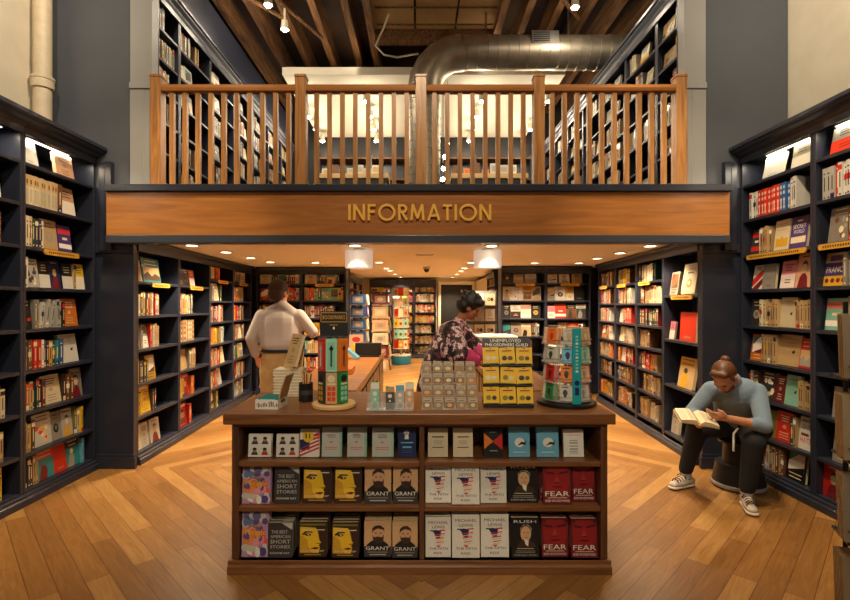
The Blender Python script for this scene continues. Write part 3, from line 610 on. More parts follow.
for side in 'LR':
    for k in range(1, 8):
        for r in range(6):
            opts = ['f:cream:lines/.2,.2 f:white:photo/.18,.22', 's:mixpale*5 g:.08 f:white:half/.2,.22', '@.25 s:mixwarm*6 f:cream:plain/.18,.2', 's:mixpale*8 g:.1 s:mixpale*3', 'f:tan:photo/.24,.2 g:.05 s:mixpale*5', '@.1 s:mixpale*11', 'f:gold:half/.17,.2 s:mixwarm*5 g:.05 f:cream:lines/.16,.2']
            if RB.random() < .93: fill('U%s%d' % (side, k), r + 1, RB.choice(opts))

# ---------------------------------------------------------------- the artwork of a cover
def ink_for(c): return C('black') if lum(c) > .22 else C('cream')
def deco_spine(mb, b, col, rr):
    T, H, e = b['T'], b['H'], .0005
    F = Face(mb, lambda u, v, k: (u * T, -e * k, v * H)); ink = ink_for(col); st = b['style']
    if st == 'twotone': F.rect(0, 1, .62, 1, C('tan')); F.rect(.2, .8, .12, .55, mixc(col, C('grey'), .5), 2); F.rect(.3, .7, .7, .85, C('brown'), 2); return  # tan upper part is the shelf's shadow put into the spine colour
    if st == 'dots':
        for v in (.15, .4, .65, .84): F.oval(.5, v, .32, .07, mixc(col, C('white'), .6) if lum(col) < .3 else C('maroon'), n=8)
        F.rect(.35, .65, .22, .34, C('cream'), 1); return
    q = rr.random()
    acc = rr.choice([C('cream'), C('red'), C('gold'), C('navy'), C('white'), ink])
    if q < .3: F.rect(0, 1, .78, .93, acc)
    elif q < .5: F.rect(0, 1, .02, .18, acc)
    elif q < .65: F.rect(0, 1, .45, .62, acc)
    F.rect(.38, .62, .28, .72, ink, 2)
    F.rect(.3, .7, .05, .10, ink, 2)
    if q > .4: F.rect(.25, .75, .8, .84, ink, 2)
def deco_front(mb, b, col, rr):
    T, D, H, e = b['T'], b['D'], b['H'], .0004
    F = Face(mb, lambda u, v, k: (T + e * k, u * D, v * H)); ink = ink_for(col); st = b['style']
    a1, a2 = C(rr.choice(['cream', 'brown', 'charcoal', 'teal', 'tan', 'white'])), C(rr.choice(['dark-brown', 'grey', 'maroon', 'gold', 'black']))
    def lines(v0, v1, n, c, w=.32):
        for i in range(n):
            v = v0 + (v1 - v0) * i / max(1, n - 1); k = w * rr.uniform(.6, 1); F.rect(.5 - k, .5 + k, v - .014, v + .014, c, 2)
    if st == 'plain': lines(.12, .16, 2, mixc(col, ink, .25), .25)
    elif st == 'lines': lines(.7, .86, 3, ink, .34); lines(.12, .3, 3, mixc(col, ink, .5), .3); F.oval(.5, .5, .12, .07, mixc(col, ink, .35))
    elif st in ('half', 'redhalf'):
        F.rect(0, 1, 0, .5, C('scarlet') if st == 'redhalf' else mixc(C('white'), col, .25) if lum(col) < .45 else a2); lines(.65, .85, 3, ink); lines(.2, .3, 2, ink_for(a2), .25)
    elif st == 'circle': F.oval(.5, .42, .26, .17, a2); F.oval(.5, .43, .13, .09, mixc(a2, col, .6), 2); lines(.76, .88, 2, ink)
    elif st == 'dot': F.oval(.68, .45, .07, .045, ink); F.oval(.72, .50, .03, .02, ink); lines(.74, .86, 2, mixc(col, ink, .4), .3)
    elif st in ('band', 'redband'):
        F.rect(0, 1, .12, .3, C('red') if st == 'redband' else C('white')); F.rect(0, 1, .66, .88, C('red') if st == 'redband' else mixc(col, C('scarlet'), .7)); F.rect(.3, .7, .45, .54, C('cream'), 2)
    elif st == 'diagonal': F.poly([(0, .1), (1, .6), (1, .9), (0, .42)], C('red')); F.poly([(0, 0), (.6, 0), (1, .25), (1, .5), (0, .02)], C('maroon')); lines(.82, .9, 2, ink)
    elif st == 'sun': F.poly([(.1, .12), (.9, .12), (.9, .42), (.62, .36), (.5, .5), (.38, .36), (.1, .42)], C('gold')); lines(.68, .86, 3, C('tan'), .34)
    elif st == 'orange':
        F.oval(.5, .36, .2, .14, C('orange')); F.oval(.5, .37, .1, .07, C('cream'), 2); F.text('A HEARTY', .2, .8, .78, .84, C('charcoal')); F.rect(.3, .7, .68, .72, C('charcoal'), 2)
    elif st == 'portrait':
        F.oval(.5, .56, .17, .15, mixc(C('tan'), a1, .3), 2); F.poly([(.16, 0), (.84, 0), (.74, .3), (.58, .42), (.42, .42), (.26, .3)], a2); F.poly([(.32, .6), (.36, .74), (.5, .79), (.64, .74), (.68, .6), (.6, .68), (.4, .68)], C('dark-brown'), 3); lines(.9, .94, 1, ink, .36)
    elif st == 'faces':
        for u in (.36, .66): F.oval(u, .5, .16, .16, mixc(C('tan'), C('brown'), .5), 2); F.oval(u, .66, .15, .07, C('black'), 3); F.poly([(u - .2, .1), (u + .2, .1), (u + .12, .36), (u - .12, .36)], C('dark-brown'), 1)
        F.rect(.08, .92, .84, .94, C('cream'))
    elif st == 'title':
        ws = (b['title'] or 'A B').split()
        if ws == ['FRANCE']:
            F.rect(0, 1, 0, .3, C('gold')); F.rect(0, 1, .7, 1, C('tan')); F.rect(.2, .8, .74, .92, C('purple'), 2); F.text('FRANCE', .08, .92, .40, .58, C('cream'))
            for u in (.15, .4, .65, .88): F.oval(u, .16, .09, .07, C('maroon'), 2)
        elif ws == ['OUT']: F.text('OUT', .2, .8, .62, .76, C('charcoal')); F.rect(.15, .85, .84, .92, C('grey'), 2); F.text('HATE', .12, .88, .2, .36, C('red')); F.rect(.15, .7, .42, .5, C('maroon'), 2)
        else:
            F.text(ws[0], .12, .88, .62, .75, C('white')); F.text(ws[1], .18, .82, .46, .58, C('white')); F.rect(.06, .94, .16, .36, C('cream')); F.rect(.35, .65, .84, .89, C('cream'))
    else:                                     # a picture cover
        q = rr.random(); a3 = C(rr.choice(['red', 'gold', 'cream', 'charcoal', 'teal', 'tan']))
        if q < .25: F.rect(.06, .94, .08, .62, a1); F.poly([(.06, .08), (.94, .08), (.94, .26), (.7, .38), (.5, .24), (.3, .44), (.06, .3)], a2, 2); lines(.74, .88, 2, ink, .36)
        elif q < .5:
            for i in range(9): F.oval(rr.uniform(.15, .85), rr.uniform(.12, .66), rr.uniform(.06, .14), rr.uniform(.05, .11), rr.choice([a1, a2, a3, mixc(a1, a2, .5)]), 1 + i * .1)
            lines(.80, .92, 2, ink, .36)
        elif q < .75: F.rect(0, 1, 0, .70, a1); F.poly([(.1, 0), (.55, 0), (.62, .3), (.5, .52), (.3, .56), (.2, .3)], a2, 2); F.oval(.42, .56, .13, .09, a3, 3); lines(.78, .92, 2, ink, .38)
        else: F.rect(.1, .9, .3, .9, a1); F.poly([(.1, .3), (.9, .5), (.9, .3)], a2, 2); F.poly([(.1, .9), (.6, .9), (.1, .6)], a3, 2); lines(.10, .22, 2, ink, .34)
def book_cover(mb, b, rr, custom=None):
    T, D, H = b['T'], b['D'], b['H']; t = .0022; col = b['col'] if isinstance(b['col'], tuple) else C(b['col'])
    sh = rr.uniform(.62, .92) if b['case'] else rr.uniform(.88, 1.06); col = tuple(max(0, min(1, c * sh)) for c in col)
    mb.box(0, t, 0, D, 0, H, col); mb.box(T - t, T, 0, D, 0, H, col); mb.box(t, T - t, 0, t, 0, H, col)
    if custom:
        custom(Face(mb, lambda u, v, k: (T + .0004 * k, u * D, v * H)), col)
        Fs = Face(mb, lambda u, v, k: (u * T, -.0005 * k, v * H)); Fs.rect(.35, .65, .25, .8, ink_for(col), 2)
    else:
        if b['kind'] == 's': deco_spine(mb, b, col, rr)
        else: deco_front(mb, b, col, rr)
def book_pages(mb, b, mat=0):
    T, D, H = b['T'], b['D'], b['H']; mb.box(.0023, T - .0023, .0023, D - .003, .003, H - .003, C('cream'), mat)
# ================================================================ the display counter in front
def PX(px, Y): return (px - CX) * Y / FL
def PZ(py, Y): return HC + (CY - py) * Y / FL
ct = thing('display_counter', 'long brown wooden display counter in mid-shop with books on three front shelves', 'counter')
TZ = .963
MB().box(-1.152, 1.168, 2.83, 3.55, TZ - .066, TZ).build('countertop', 'desk_x', ct, bevel=.006)
MB().box(-1.11, 1.13, 2.868, 2.885, TZ - .088, TZ - .067).build('apron', 'desk_x', ct, bevel=.002)
for xa, xb in ((-1.112, -1.072), (1.092, 1.132)): MB().box(xa, xb, 2.865, 3.53, .085, TZ - .067).build('side_panel', 'desk_z', ct, bevel=.003)
MB().box(.008, .038, 2.872, 3.26, .08, TZ - .089).build('divider', 'desk_z', ct, bevel=.002)
MB().box(-1.07, 1.09, 3.26, 3.28, .08, TZ - .067).build('back_panel', 'desk_x', ct)
MB().box(-1.07, 1.09, 3.50, 3.529, .085, TZ - .067).build('rear_panel', 'desk_x', ct)
CSH = [.668, .400, .088]
for z in CSH[:2]:
    for xa, xb in ((-1.071, .0075), (.0385, 1.091)): MB().box(xa, xb, 2.867, 3.259, z - .03, z).build('shelf', 'desk_x', ct, bevel=.003)
MB().box(-1.071, 1.091, 2.867, 3.259, .058, .0795).build('bottom_shelf', 'desk_x', ct)
CSH[2] = .080
MB().prism([(2.85, 0), (2.85, .045), (2.856, .052), (2.862, .056), (2.862, .076), (2.868, .0795), (3.52, .0795), (3.52, 0)], 'x', -1.135, 1.153).build('plinth', 'desk_x', ct)

W_, K_ = C('white'), C('black')
def rl_(F, v0, v1, n, c, u0=.15, u1=.85, k=2):
    for i in range(n):
        v = v0 + (v1 - v0) * i / max(1, n - 1); F.rect(u0, u1, v - .008, v + .008, c, k)
def cov_pink(F, c):
    R = random.Random(3)
    for i in range(70):
        v = R.random(); top = v > .72
        col = R.choice(['purple', 'blue', 'pale-grey', 'purple'] if top else ['pink', 'pink', 'scarlet', 'orange', 'purple'] if v > .25 else ['pale-grey', 'pink', 'white', 'purple'])
        F.oval(max(.14, min(.86, R.gauss(.5, .24))), min(.9, max(.1, v)), R.uniform(.09, .17), R.uniform(.06, .11), mixc(C(col), W_, R.uniform(0, .15)), 1 + i * .03)
    F.text('Daily', .34, .72, .64, .72, C('yellow'), 5); F.text('Parade', .12, .9, .48, .6, C('yellow'), 5)
def cov_bass(F, c):
    F.poly([(.55, 1), (1, .8), (1, 1)], C('pale-grey'))
    F.text('THE BEST', .14, .80, .70, .79, C('pale-grey')); F.text('AMERICAN', .10, .92, .57, .65, C('pale-grey')); F.text('SHORT', .10, .92, .41, .52, C('pale-grey')); F.text('STORIES', .10, .92, .27, .36, C('pale-grey')); F.text('ROXANE GAY', .1, .9, .11, .16, W_)
def cov_yellow(F, c):
    F.rect(.04, .96, .9, .95, C('olive'), 1)
    y, y2, dk = C('yellow'), C('gold'), C('dark-brown')
    F.poly([(.04, .12), (.72, .12), (.76, .28), (.72, .34), (.80, .42), (.74, .48), (.68, .72), (.6, .84), (.04, .86)], y, 1)
    F.poly([(.04, .12), (.5, .12), (.34, .3), (.3, .5), (.1, .62), (.04, .6)], y2, 2)
    F.poly([(.10, .66), (.24, .74), (.48, .73), (.50, .69), (.3, .70), (.14, .62)], dk, 3); F.oval(.32, .64, .12, .035, dk, 3); F.oval(.34, .64, .03, .015, W_, 4)
    F.poly([(.54, .40), (.72, .37), (.8, .41), (.66, .39)], dk, 3); F.poly([(.4, .25), (.6, .29), (.76, .27), (.62, .22)], C('maroon'), 3)
    F.text('LEADERSHIP', .06, .92, .155, .205, C('cream'), 5); F.rect(.2, .8, .06, .085, C('gold'), 2); F.rect(.1, .5, .765, .79, C('cream'), 4); F.rect(.62, .92, .765, .79, C('cream'), 4)
def cov_grant(F, c):
    F.rect(0, 1, .3, 1, mixc(C('tan'), C('peach'), .4)); F.rect(0, 1, 0, .3, C('charcoal'))
    F.poly([(.04, .22), (.12, .36), (.3, .46), (.7, .46), (.88, .36), (.97, .2)], K_, 2)
    F.oval(.52, .63, .2, .15, mixc(C('peach'), C('brown'), .25), 2, 18); F.poly([(.28, .66), (.30, .8), (.42, .87), (.6, .88), (.74, .8), (.75, .68), (.7, .76), (.5, .79), (.36, .74)], C('dark-brown'), 3)
    F.poly([(.30, .62), (.36, .55), (.5, .57), (.66, .55), (.73, .63), (.72, .46), (.62, .38), (.46, .38), (.34, .46)], C('dark-brown'), 3)
    for u in (.43, .61): F.oval(u, .665, .045, .014, C('dark-brown'), 4)
    F.poly([(.5, .66), (.56, .66), (.57, .59), (.49, .59)], C('tan'), 4)
    F.text('GRANT', .07, .93, .20, .295, W_, 5); F.rect(.12, .88, .13, .15, C('grey'), 4); F.rect(.2, .8, .06, .085, C('pale-grey'), 4)
def cov_risk(F, c):
    g = C('charcoal'); F.text('MICHAEL', .12, .90, .835, .90, g); F.text('LEWIS', .26, .76, .72, .785, g); F.text('THE FIFTH', .14, .88, .185, .24, g); F.text('RISK', .33, .67, .075, .13, g)
    F.poly([(.28, .64), (.34, .60), (.42, .48), (.58, .48), (.62, .66), (.4, .68)], C('navy'), 2); F.rect(.18, .40, .645, .675, C('charcoal'), 3)
    for i in range(6): F.poly([(.36 + .02 * i, .57 - .05 * i), (.78 - .03 * (i % 3), .60 - .05 * i), (.76 - .02 * i, .575 - .05 * i), (.34 + .02 * i, .545 - .05 * i)], C('red') if i % 2 == 0 else mixc(C('cream'), C('red'), .15), 2.5)
    F.poly([(.56, .68), (.78, .69), (.78, .66), (.56, .65)], C('red'), 3); F.poly([(.40, .29), (.62, .29), (.52, .245)], C('red'), 3)
def cov_rush(F, c):
    F.text('RUSH', .10, .90, .87, .94, W_); F.oval(.52, .60, .19, .19, mixc(C('peach'), C('tan'), .5), 2, 18); F.poly([(.34, .66), (.38, .78), (.52, .82), (.68, .76), (.71, .62), (.74, .74), (.62, .83), (.44, .83), (.32, .74)], C('grey'), 3)
    F.poly([(.2, .26), (.3, .40), (.46, .46), (.66, .44), (.84, .36), (.9, .26)], mixc(K_, C('brown'), .3), 2); F.poly([(.46, .46), (.62, .44), (.60, .28), (.5, .34)], W_, 3)
    for u in (.46, .60): F.oval(u, .63, .03, .012, C('dark-brown'), 4)
    F.poly([(.51, .62), (.55, .62), (.57, .55), (.51, .55)], C('tan'), 4); F.rect(.47, .6, .505, .515, C('maroon'), 4)
    F.rect(.2, .8, .225, .24, C('cream'), 4); rl_(F, .13, .17, 2, C('grey')); F.text('STEPHEN FRIED', .08, .92, .045, .085, C('pale-grey'))
def cov_fear(F, c):
    r1, r2 = rgb(150, 32, 34), rgb(84, 10, 16)
    F.poly([(.1, .36), (.2, .3), (.85, .3), (.95, .5), (.96, .8), (.8, .96), (.2, .96), (.04, .75)], r1, 1)
    F.poly([(0, .9), (.3, .98), (.8, .97), (1, .88), (1, 1), (0, 1)], r2, 2); F.poly([(.1, .84), (.42, .80), (.42, .76), (.12, .78)], r2, 3); F.poly([(.58, .80), (.92, .86), (.92, .8), (.58, .76)], r2, 3)
    F.poly([(.42, .6), (.5, .74), (.58, .6), (.62, .55), (.38, .55)], rgb(176, 52, 48), 3); F.poly([(.36, .555), (.64, .555), (.56, .53), (.44, .53)], r2, 4); F.poly([(.3, .45), (.7, .46), (.62, .42), (.38, .42)], r2, 4)
    F.text('FEAR', .07, .93, .20, .325, W_, 5); F.rect(.15, .85, .15, .17, C('peach'), 4); F.text('BOB WOODWARD', .07, .93, .055, .115, W_, 5)
def cov_four(F, c):
    for i, (u, v) in enumerate(((.28, .72), (.72, .72), (.28, .25), (.72, .25))):
        F.poly([(u - .16, v - .16), (u + .16, v - .16), (u + .08, v), (u - .08, v)], C('red') if i == 3 else C('charcoal'), 2); F.oval(u, v + .04, .08, .1, mixc(C('tan'), C('brown'), .4), 3); F.oval(u, v + .1, .09, .06, K_, 4)
def cov_flag(F, c):
    F.rect(0, .5, .25, .5, C('navy'), 1)
    for i in range(7): F.poly([(0, .02 + i * .13), (1, .30 + i * .13), (1, .365 + i * .13), (0, .085 + i * .13)] if i < 5 else [(.5, .62 + .1 * (i - 5)), (1, .66 + .1 * (i - 5)), (1, .71 + .1 * (i - 5)), (.5, .67 + .1 * (i - 5))], C('red'), 2)
    F.poly([(0, .3), (.5, .45), (.5, .62), (0, .62)], C('navy'), 3); F.oval(.42, .74, .3, .22, C('yellow'), 4); F.rect(.28, .34, .66, .84, C('charcoal'), 5); F.rect(.46, .52, .66, .84, C('charcoal'), 5)
def cov_mint(F, c):
    F.rect(.03, .88, .03, .97, C('pale-grey'), 1); rl_(F, .66, .76, 3, C('charcoal'), .28, .68); F.oval(.47, .5, .08, .03, C('grey'), 2); rl_(F, .26, .32, 2, C('red'), .15, .78); rl_(F, .88, .9, 1, C('grey'), .15, .78)
def cov_fig(F, c):
    F.oval(.48, .82, .16, .07, W_, 2); F.poly([(.40, .8), (.56, .8), (.6, .6), (.36, .6)], W_, 2); F.rect(.15, .85, .46, .5, C('sky-blue'), 2); F.rect(.25, .75, .3, .36, C('sky-blue'), 2); rl_(F, .16, .22, 2, C('blue'), .2, .8)
def cov_letter(F, c):
    F.rect(.2, .8, .68, .72, C('charcoal'), 2); rl_(F, .45, .56, 3, C('grey'), .28, .72); F.rect(.22, .78, .32, .35, C('charcoal'), 2)
def cov_bow(F, c):
    F.poly([(.02, .28), (.5, .55), (.02, .85)], C('orange'), 2); F.poly([(.98, .25), (.45, .55), (.98, .82)], C('red'), 2); F.rect(.3, .7, .86, .9, C('grey'), 2); F.rect(.3, .7, .2, .24, C('grey'), 2)
def cov_teal(F, c):
    F.oval(.52, .48, .24, .16, W_, 2); F.poly([(.42, .36), (.6, .42), (.8, .4), (.84, .6), (.78, .48), (.6, .5), (.48, .42)], K_, 3); rl_(F, .85, .88, 1, W_, .3, .7); F.rect(.2, .8, .15, .17, W_, 2)
def cov_red(F, c):
    rl_(F, .80, .88, 2, C('red'), .1, .88); rl_(F, .14, .52, 4, C('teal'), .28, .72); rl_(F, .2, .6, 5, C('charcoal'), .3, .7)
def counter_book(px0, px1, H, row, Y, col, cov, desc, pos, copies=0, lean=5, T=.034, zoff=0, grp='books facing out on the display counter'):
    z = CSH[row - 1] + .0008; D = (px1 - px0) * Y / FL; a = math.radians(lean); x = PX(px0, Y)
    rname = ['top counter shelf', 'middle counter shelf', 'bottom counter shelf'][row - 1]
    for k in range(copies + 1):
        yk = Y + k * (T / math.cos(a) + .002)
        if yk + T + math.sin(a) * H > 3.25: break
        jx = 0 if k == 0 else random.Random(px0 + k).uniform(-.003, .003)
        Mw = Matrix.Translation((x + jx, yk, z + T * math.sin(a))) @ Matrix.Rotation(-a, 4, 'X') @ Matrix.Translation((0, T, 0)) @ Matrix.Rotation(-PI / 2, 4, 'Z')
        lab = '%s, %s%s' % (desc, rname, (', ' + pos) if pos else '')
        if k: lab = 'copy %s behind %s%s, %s' % ('tucked directly' if k == 1 else ordn[k - 1], desc.replace(' hardback', '').replace(' paperback', ''), (' (' + pos + ')') if pos else '', rname)
        add_book(Mw, T, D, H, col, 'f', 'custom', None, lab, grp, None, row, x, force=True); BOOKS[-1]['cov'] = cov
gc = lambda n: C(n)
r3 = [(241.4, 268, .270, 'pale-grey', cov_pink, 'pink and blue watercolour hardback', '', 1), (267.5, 292, .203, 'charcoal', cov_bass, 'charcoal SHORT STORIES paperback', '', 5), (298.6, 326.5, .206, 'dark-brown', cov_yellow, 'yellow face LEADERSHIP hardback', 'left pile', 3), (331.5, 358.5, .206, 'dark-brown', cov_yellow, 'yellow face LEADERSHIP hardback', 'right pile', 3),
      (364, 391, .212, 'tan', cov_grant, 'tan hardback with bearded soldier portrait', 'left pile', 3), (392.3, 417.6, .212, 'tan', cov_grant, 'tan hardback with bearded soldier portrait', 'right pile', 3), (425.6, 450.8, .234, 'white', cov_risk, 'white FIFTH RISK hardback', 'left pile', 2), (452.2, 479.8, .252, 'white', cov_risk, 'white FIFTH RISK hardback', 'middle pile', 1), (481, 509, .252, 'white', cov_risk, 'white FIFTH RISK hardback', 'right pile', 1),
      (511.5, 539.6, .234, 'black', cov_rush, 'black hardback with old-fashioned portrait', '', 1), (542, 568.4, .228, 'maroon', cov_fear, 'dark red FEAR hardback', 'left pile', 2), (571.5, 598, .228, 'maroon', cov_fear, 'dark red FEAR hardback', 'right pile', 2)]
for i, (a, b, H, col, cov, desc, pos, n) in enumerate(r3):
    counter_book(a, b, H, 3, 2.888 + (.0 if i % 2 else .008), rgb(196, 150, 184) if cov is cov_pink else C(col), cov, desc, pos, n, lean=4)
r2 = [(241.8, 270, .226, 'pale-grey', cov_pink, 'pink and blue watercolour hardback', '', 0, 2.90), (274, 298.5, .215, 'charcoal', cov_bass, 'charcoal SHORT STORIES paperback', '', 0, 2.905), (302.5, 331, .230, 'dark-brown', cov_yellow, 'yellow face LEADERSHIP hardback', 'left copy', 1, 2.91), (334, 361.5, .230, 'dark-brown', cov_yellow, 'yellow face LEADERSHIP hardback', 'right copy', 1, 2.91),
      (364.5, 391, .233, 'tan', cov_grant, 'tan hardback with bearded soldier portrait', 'left copy', 0, 2.905), (393, 418, .233, 'tan', cov_grant, 'tan hardback with bearded soldier portrait', 'right copy', 0, 2.905), (425.6, 451, .230, 'white', cov_risk, 'white FIFTH RISK hardback', 'left copy', 1, 2.915), (452, 479.6, .233, 'white', cov_risk, 'white FIFTH RISK hardback', 'middle copy', 0, 2.89), (480.8, 506.6, .230, 'white', cov_risk, 'white FIFTH RISK hardback', 'right copy', 0, 2.91),
      (508.5, 538.4, .230, 'black', cov_rush, 'black hardback with old-fashioned portrait', '', 1, 2.92), (543.5, 571.5, .230, 'maroon', cov_fear, 'dark red FEAR hardback', 'left copy', 0, 2.895), (572.5, 595.5, .228, 'maroon', cov_fear, 'dark red FEAR hardback', 'right copy', 0, 2.935)]
for a, b, H, col, cov, desc, pos, n, Y in r2: counter_book(a, b, H, 2, Y, rgb(196, 150, 184) if cov is cov_pink else C(col), cov, desc, pos, n, lean=3 if H > .24 else 5)
counter_book(539.2, 566, .226, 2, 2.962, C('maroon'), cov_fear, 'dark red FEAR hardback half hidden', 'at the left', 0, lean=3)
r1 = [(248, 271, .138, 'white', cov_four, 'square white book of four small portraits', 'left copy'), (276, 298.5, .138, 'white', cov_four, 'square white book of four small portraits', 'right copy'), (299.8, 319, .168, 'white', cov_flag, 'flag-striped book with a yellow badge', ''), (321.5, 341.5, .18, 'mint', cov_mint, 'pale mint-edged book', 'first of three'), (347, 366.5, .18, 'mint', cov_mint, 'pale mint-edged book', 'middle of three'), (372, 393.5, .175, 'mint', cov_mint, 'pale mint-edged book', 'last of three'),
      (398, 416, .178, 'navy', cov_fig, 'navy book with a white figure', ''), (428, 448, .172, 'cream', cov_letter, 'small cream lettered book', 'left copy'), (453.3, 473, .172, 'cream', cov_letter, 'small cream lettered book', 'right copy'), (484, 503, .17, 'black', cov_bow, 'black book with orange and red triangles', ''), (509, 530, .182, 'sky-blue', cov_teal, 'turquoise book with a white swirl', 'left copy'), (537, 559, .182, 'sky-blue', cov_teal, 'turquoise book with a white swirl', 'right copy'), (564, 584, .165, 'white', cov_red, 'small white book with red title', '')]
for a, b, H, col, cov, desc, pos in r1: counter_book(a, b, H, 1, 2.945, mixc(C('mint'), C('grey'), .3) if col == 'mint' else C(col), cov, desc, pos, 0, lean=6, T=.026)

# ================================================================ things on the counter
Z0 = TZ + .0006
# patterned card tray with teal packs
t = thing('display_tray', 'small white patterned card tray of teal packs at the counter\'s left end', 'display box', (-1.0, 2.95, Z0), math.radians(-6))
mb = MB()
w, d, h = .142, .17, .058
for (x0, x1, y0, y1) in ((0, w, 0, .003), (0, .003, .003, d), (w - .003, w, .003, d), (.003, w - .003, d - .003, d)): mb.box(x0, x1, y0, y1, 0, h, C('white'))
mb.box(.003, w - .003, .003, d - .003, 0, .003, C('white'))
R = random.Random(5)
for k in range(14):
    u = .006 + k * .0105; mb.box(u, u + .006, -.0006, 0, .008 + R.random() * .01, .05 - R.random() * .02, C(R.choice(['charcoal', 'maroon', 'dark-green', 'grey', 'pale-grey'])))
mb.build('tray', 'print', t)
mb = MB(); mb.prism([(w - .003, .059), (w + .012, .13), (w + .042, .205), (w + .046, .202), (w + .018, .125), (w + .002, .059)], 'y', .02, d - .01, C('tan')); mb.box(w - .001, w + .001, .05, .12, .03, .05, C('olive'))
mb.build('display_flap', 'print', t)
for k in range(4):
    mb = MB().box(-.060, .060, 0, .022, 0, .062, C('teal')); F = Face(mb, lambda u, v, q: (-.062 + u * .124, -.0004 * q, v * .062)); F.rect(.1, .9, .6, .85, C('mint'))
    o = mb.build('card_pack', 'print'); o.matrix_world = Matrix.Translation((-1.0, 2.95, Z0)) @ Matrix.Rotation(math.radians(-6), 4, 'Z') @ Matrix.Translation((.070, .012 + k * .037, .0075)) @ Matrix.Rotation(-.18, 4, 'X')
    tag(o, 'teal card pack in the white patterned tray, %s from the front' % ordn[k], 'card pack', 'teal packs in the tray')
# stack of white books, wooden easel and the book leaning on it
for k in range(9):
    R = random.Random(50 + k); Mw = Matrix.Translation((-.915 + R.uniform(-.004, .004), 3.44, Z0 + k * .0208)) @ Matrix.Rotation(math.radians(R.uniform(-2, 2)), 4, 'Z') @ Matrix.Rotation(PI / 2, 4, 'Z') @ Matrix.Rotation(PI / 2, 4, 'Y') @ Matrix.Translation((-.0202, -.10, -.08))
    add_book(Mw, .0202, .20, .165, C('white'), 's', '', None, 'white book in the pile behind the patterned tray, %s from the bottom' % ordn[k], 'pile of white books', None, 9, k, force=True)
ez = Z0 + 9 * .0208 + .0005
et = thing('book_easel', 'small wooden easel holding a leaning book on top of the white book pile', 'easel', (-.90, 3.40, ez), math.radians(-48))
MB().box(-.055, .055, -.02, .08, 0, .012).build('foot', 'palewood', et); mb = MB(); mb.M = Matrix.Translation((0, .062, .0125)) @ Matrix.Rotation(-.12, 4, 'X'); mb.box(-.04, .04, 0, .008, 0, .13); mb.build('rest', 'palewood', et)
MB().box(-.055, .055, -.026, -.0205, 0, .028).build('lip', 'palewood', et)
Mw = Matrix.Translation((-.90, 3.40, ez + .0128 + .008)) @ Matrix.Rotation(math.radians(-48), 4, 'Z') @ Matrix.Translation((-.07, -.018, 0)) @ Matrix.Rotation(math.radians(-17), 4, 'X') @ Matrix.Translation((0, .026, 0)) @ Matrix.Rotation(-PI / 2, 4, 'Z')
add_book(Mw, .026, .15, .235, C('tan'), 'f', 'lines', None, 'pale book leaning upright on the easel above the white book pile', None, None, 9, 0, force=True)
# pencil cup
cpx, cpy = PX(306, 3.2), 3.2
t = thing('pencil_cup', 'black cup crammed with natural wood pencils beside the bookmark spinner', 'cup', (cpx, cpy, Z0))
MB().lathe([(.043, 0), (.047, .004), (.047, .118), (.0475, .122), (.043, .122), (.041, .008), (.001, .006)], 24).build('cup', 'blackplastic', t)
mb = MB(); mb.lathe([(.0476, .045), (.0478, .046), (.0478, .075), (.0476, .076)], 24, col=C('charcoal')); mb.build('paper_band', 'print', t)
R = random.Random(2)
for k in range(16):
    a = 2 * PI * k / 16 * 2.4; rr = .004 + .03 * (k / 16); mb = MB(); c_ = R.choice(['tan', 'brown', 'gold', 'peach'])
    p0 = Vector((rr * .5 * math.cos(a), rr * .5 * math.sin(a), .009)); p1 = Vector((rr * 1.25 * math.cos(a), rr * 1.25 * math.sin(a), .165 + R.uniform(0, .02)))
    mb.tube([p0, p1, p1 + (p1 - p0).normalized() * .012], .0036, 6, col=C(c_), rs=[.0036, .0036, .001]); o = mb.build('pencil', 'print', loc=(cpx, cpy, Z0)); tag(o, 'natural wood pencil standing in the black cup', 'pencil', 'pencils in the black cup')
# bookmark spinner
bx_, by_ = PX(334, 3.03), 3.03
t = thing('bookmark_spinner', 'tall rotating bookmark stand on a pale round wooden base, black BOOKMARKS header', 'display stand', (bx_, by_, Z0))
MB().lathe([(.13, 0), (.138, .005), (.138, .022), (.132, .028), (.001, .029)], 40).build('base', 'palewood', t)
MB().lathe([(.012, .03), (.012, .44)], 16).build('pole', 'steel', t)
mb = MB(); mb.lathe([(.055, .05), (.055, .42), (.05, .425)], 6, smooth=False); mb.build('core', 'blackplastic', t)
mb = MB(); mb.box(-.088, .088, -.006, .006, .445, .60, C('black')); mb.box(-.006, .006, -.004, .004, .42, .446, C('black'))
F = Face(mb, lambda u, v, k: (-.088 + .176 * u, -.006 - .0005 * k, .445 + .155 * v))
for r_ in ((.03, .97, .93, .955), (.03, .97, .56, .585), (.03, .05, .56, .95), (.95, .97, .56, .95)): F.rect(*r_, C('gold'))
F.text('BOOKMARKS', .10, .90, .68, .84, C('gold')); F.oval(.5, .32, .035, .06, C('white')); F.rect(.35, .65, .44, .46, C('gold'))
mb.build('header_sign', 'print', t)
cols_hi = [('red', 'white', 'left'), ('mint', 'dark-green', 'middle'), ('orange', 'maroon', 'right'), ('teal', 'white', 'back-right'), ('navy', 'gold', 'back-centre'), ('teal', 'mint', 'back-left')]
cols_lo = [('charcoal', 'gold', 'left'), ('tan', 'scarlet', 'middle'), ('green', 'mint', 'right'), ('purple', 'white', 'back-right'), ('blue', 'cream', 'back-centre'), ('sky-blue', 'charcoal', 'back-left')]
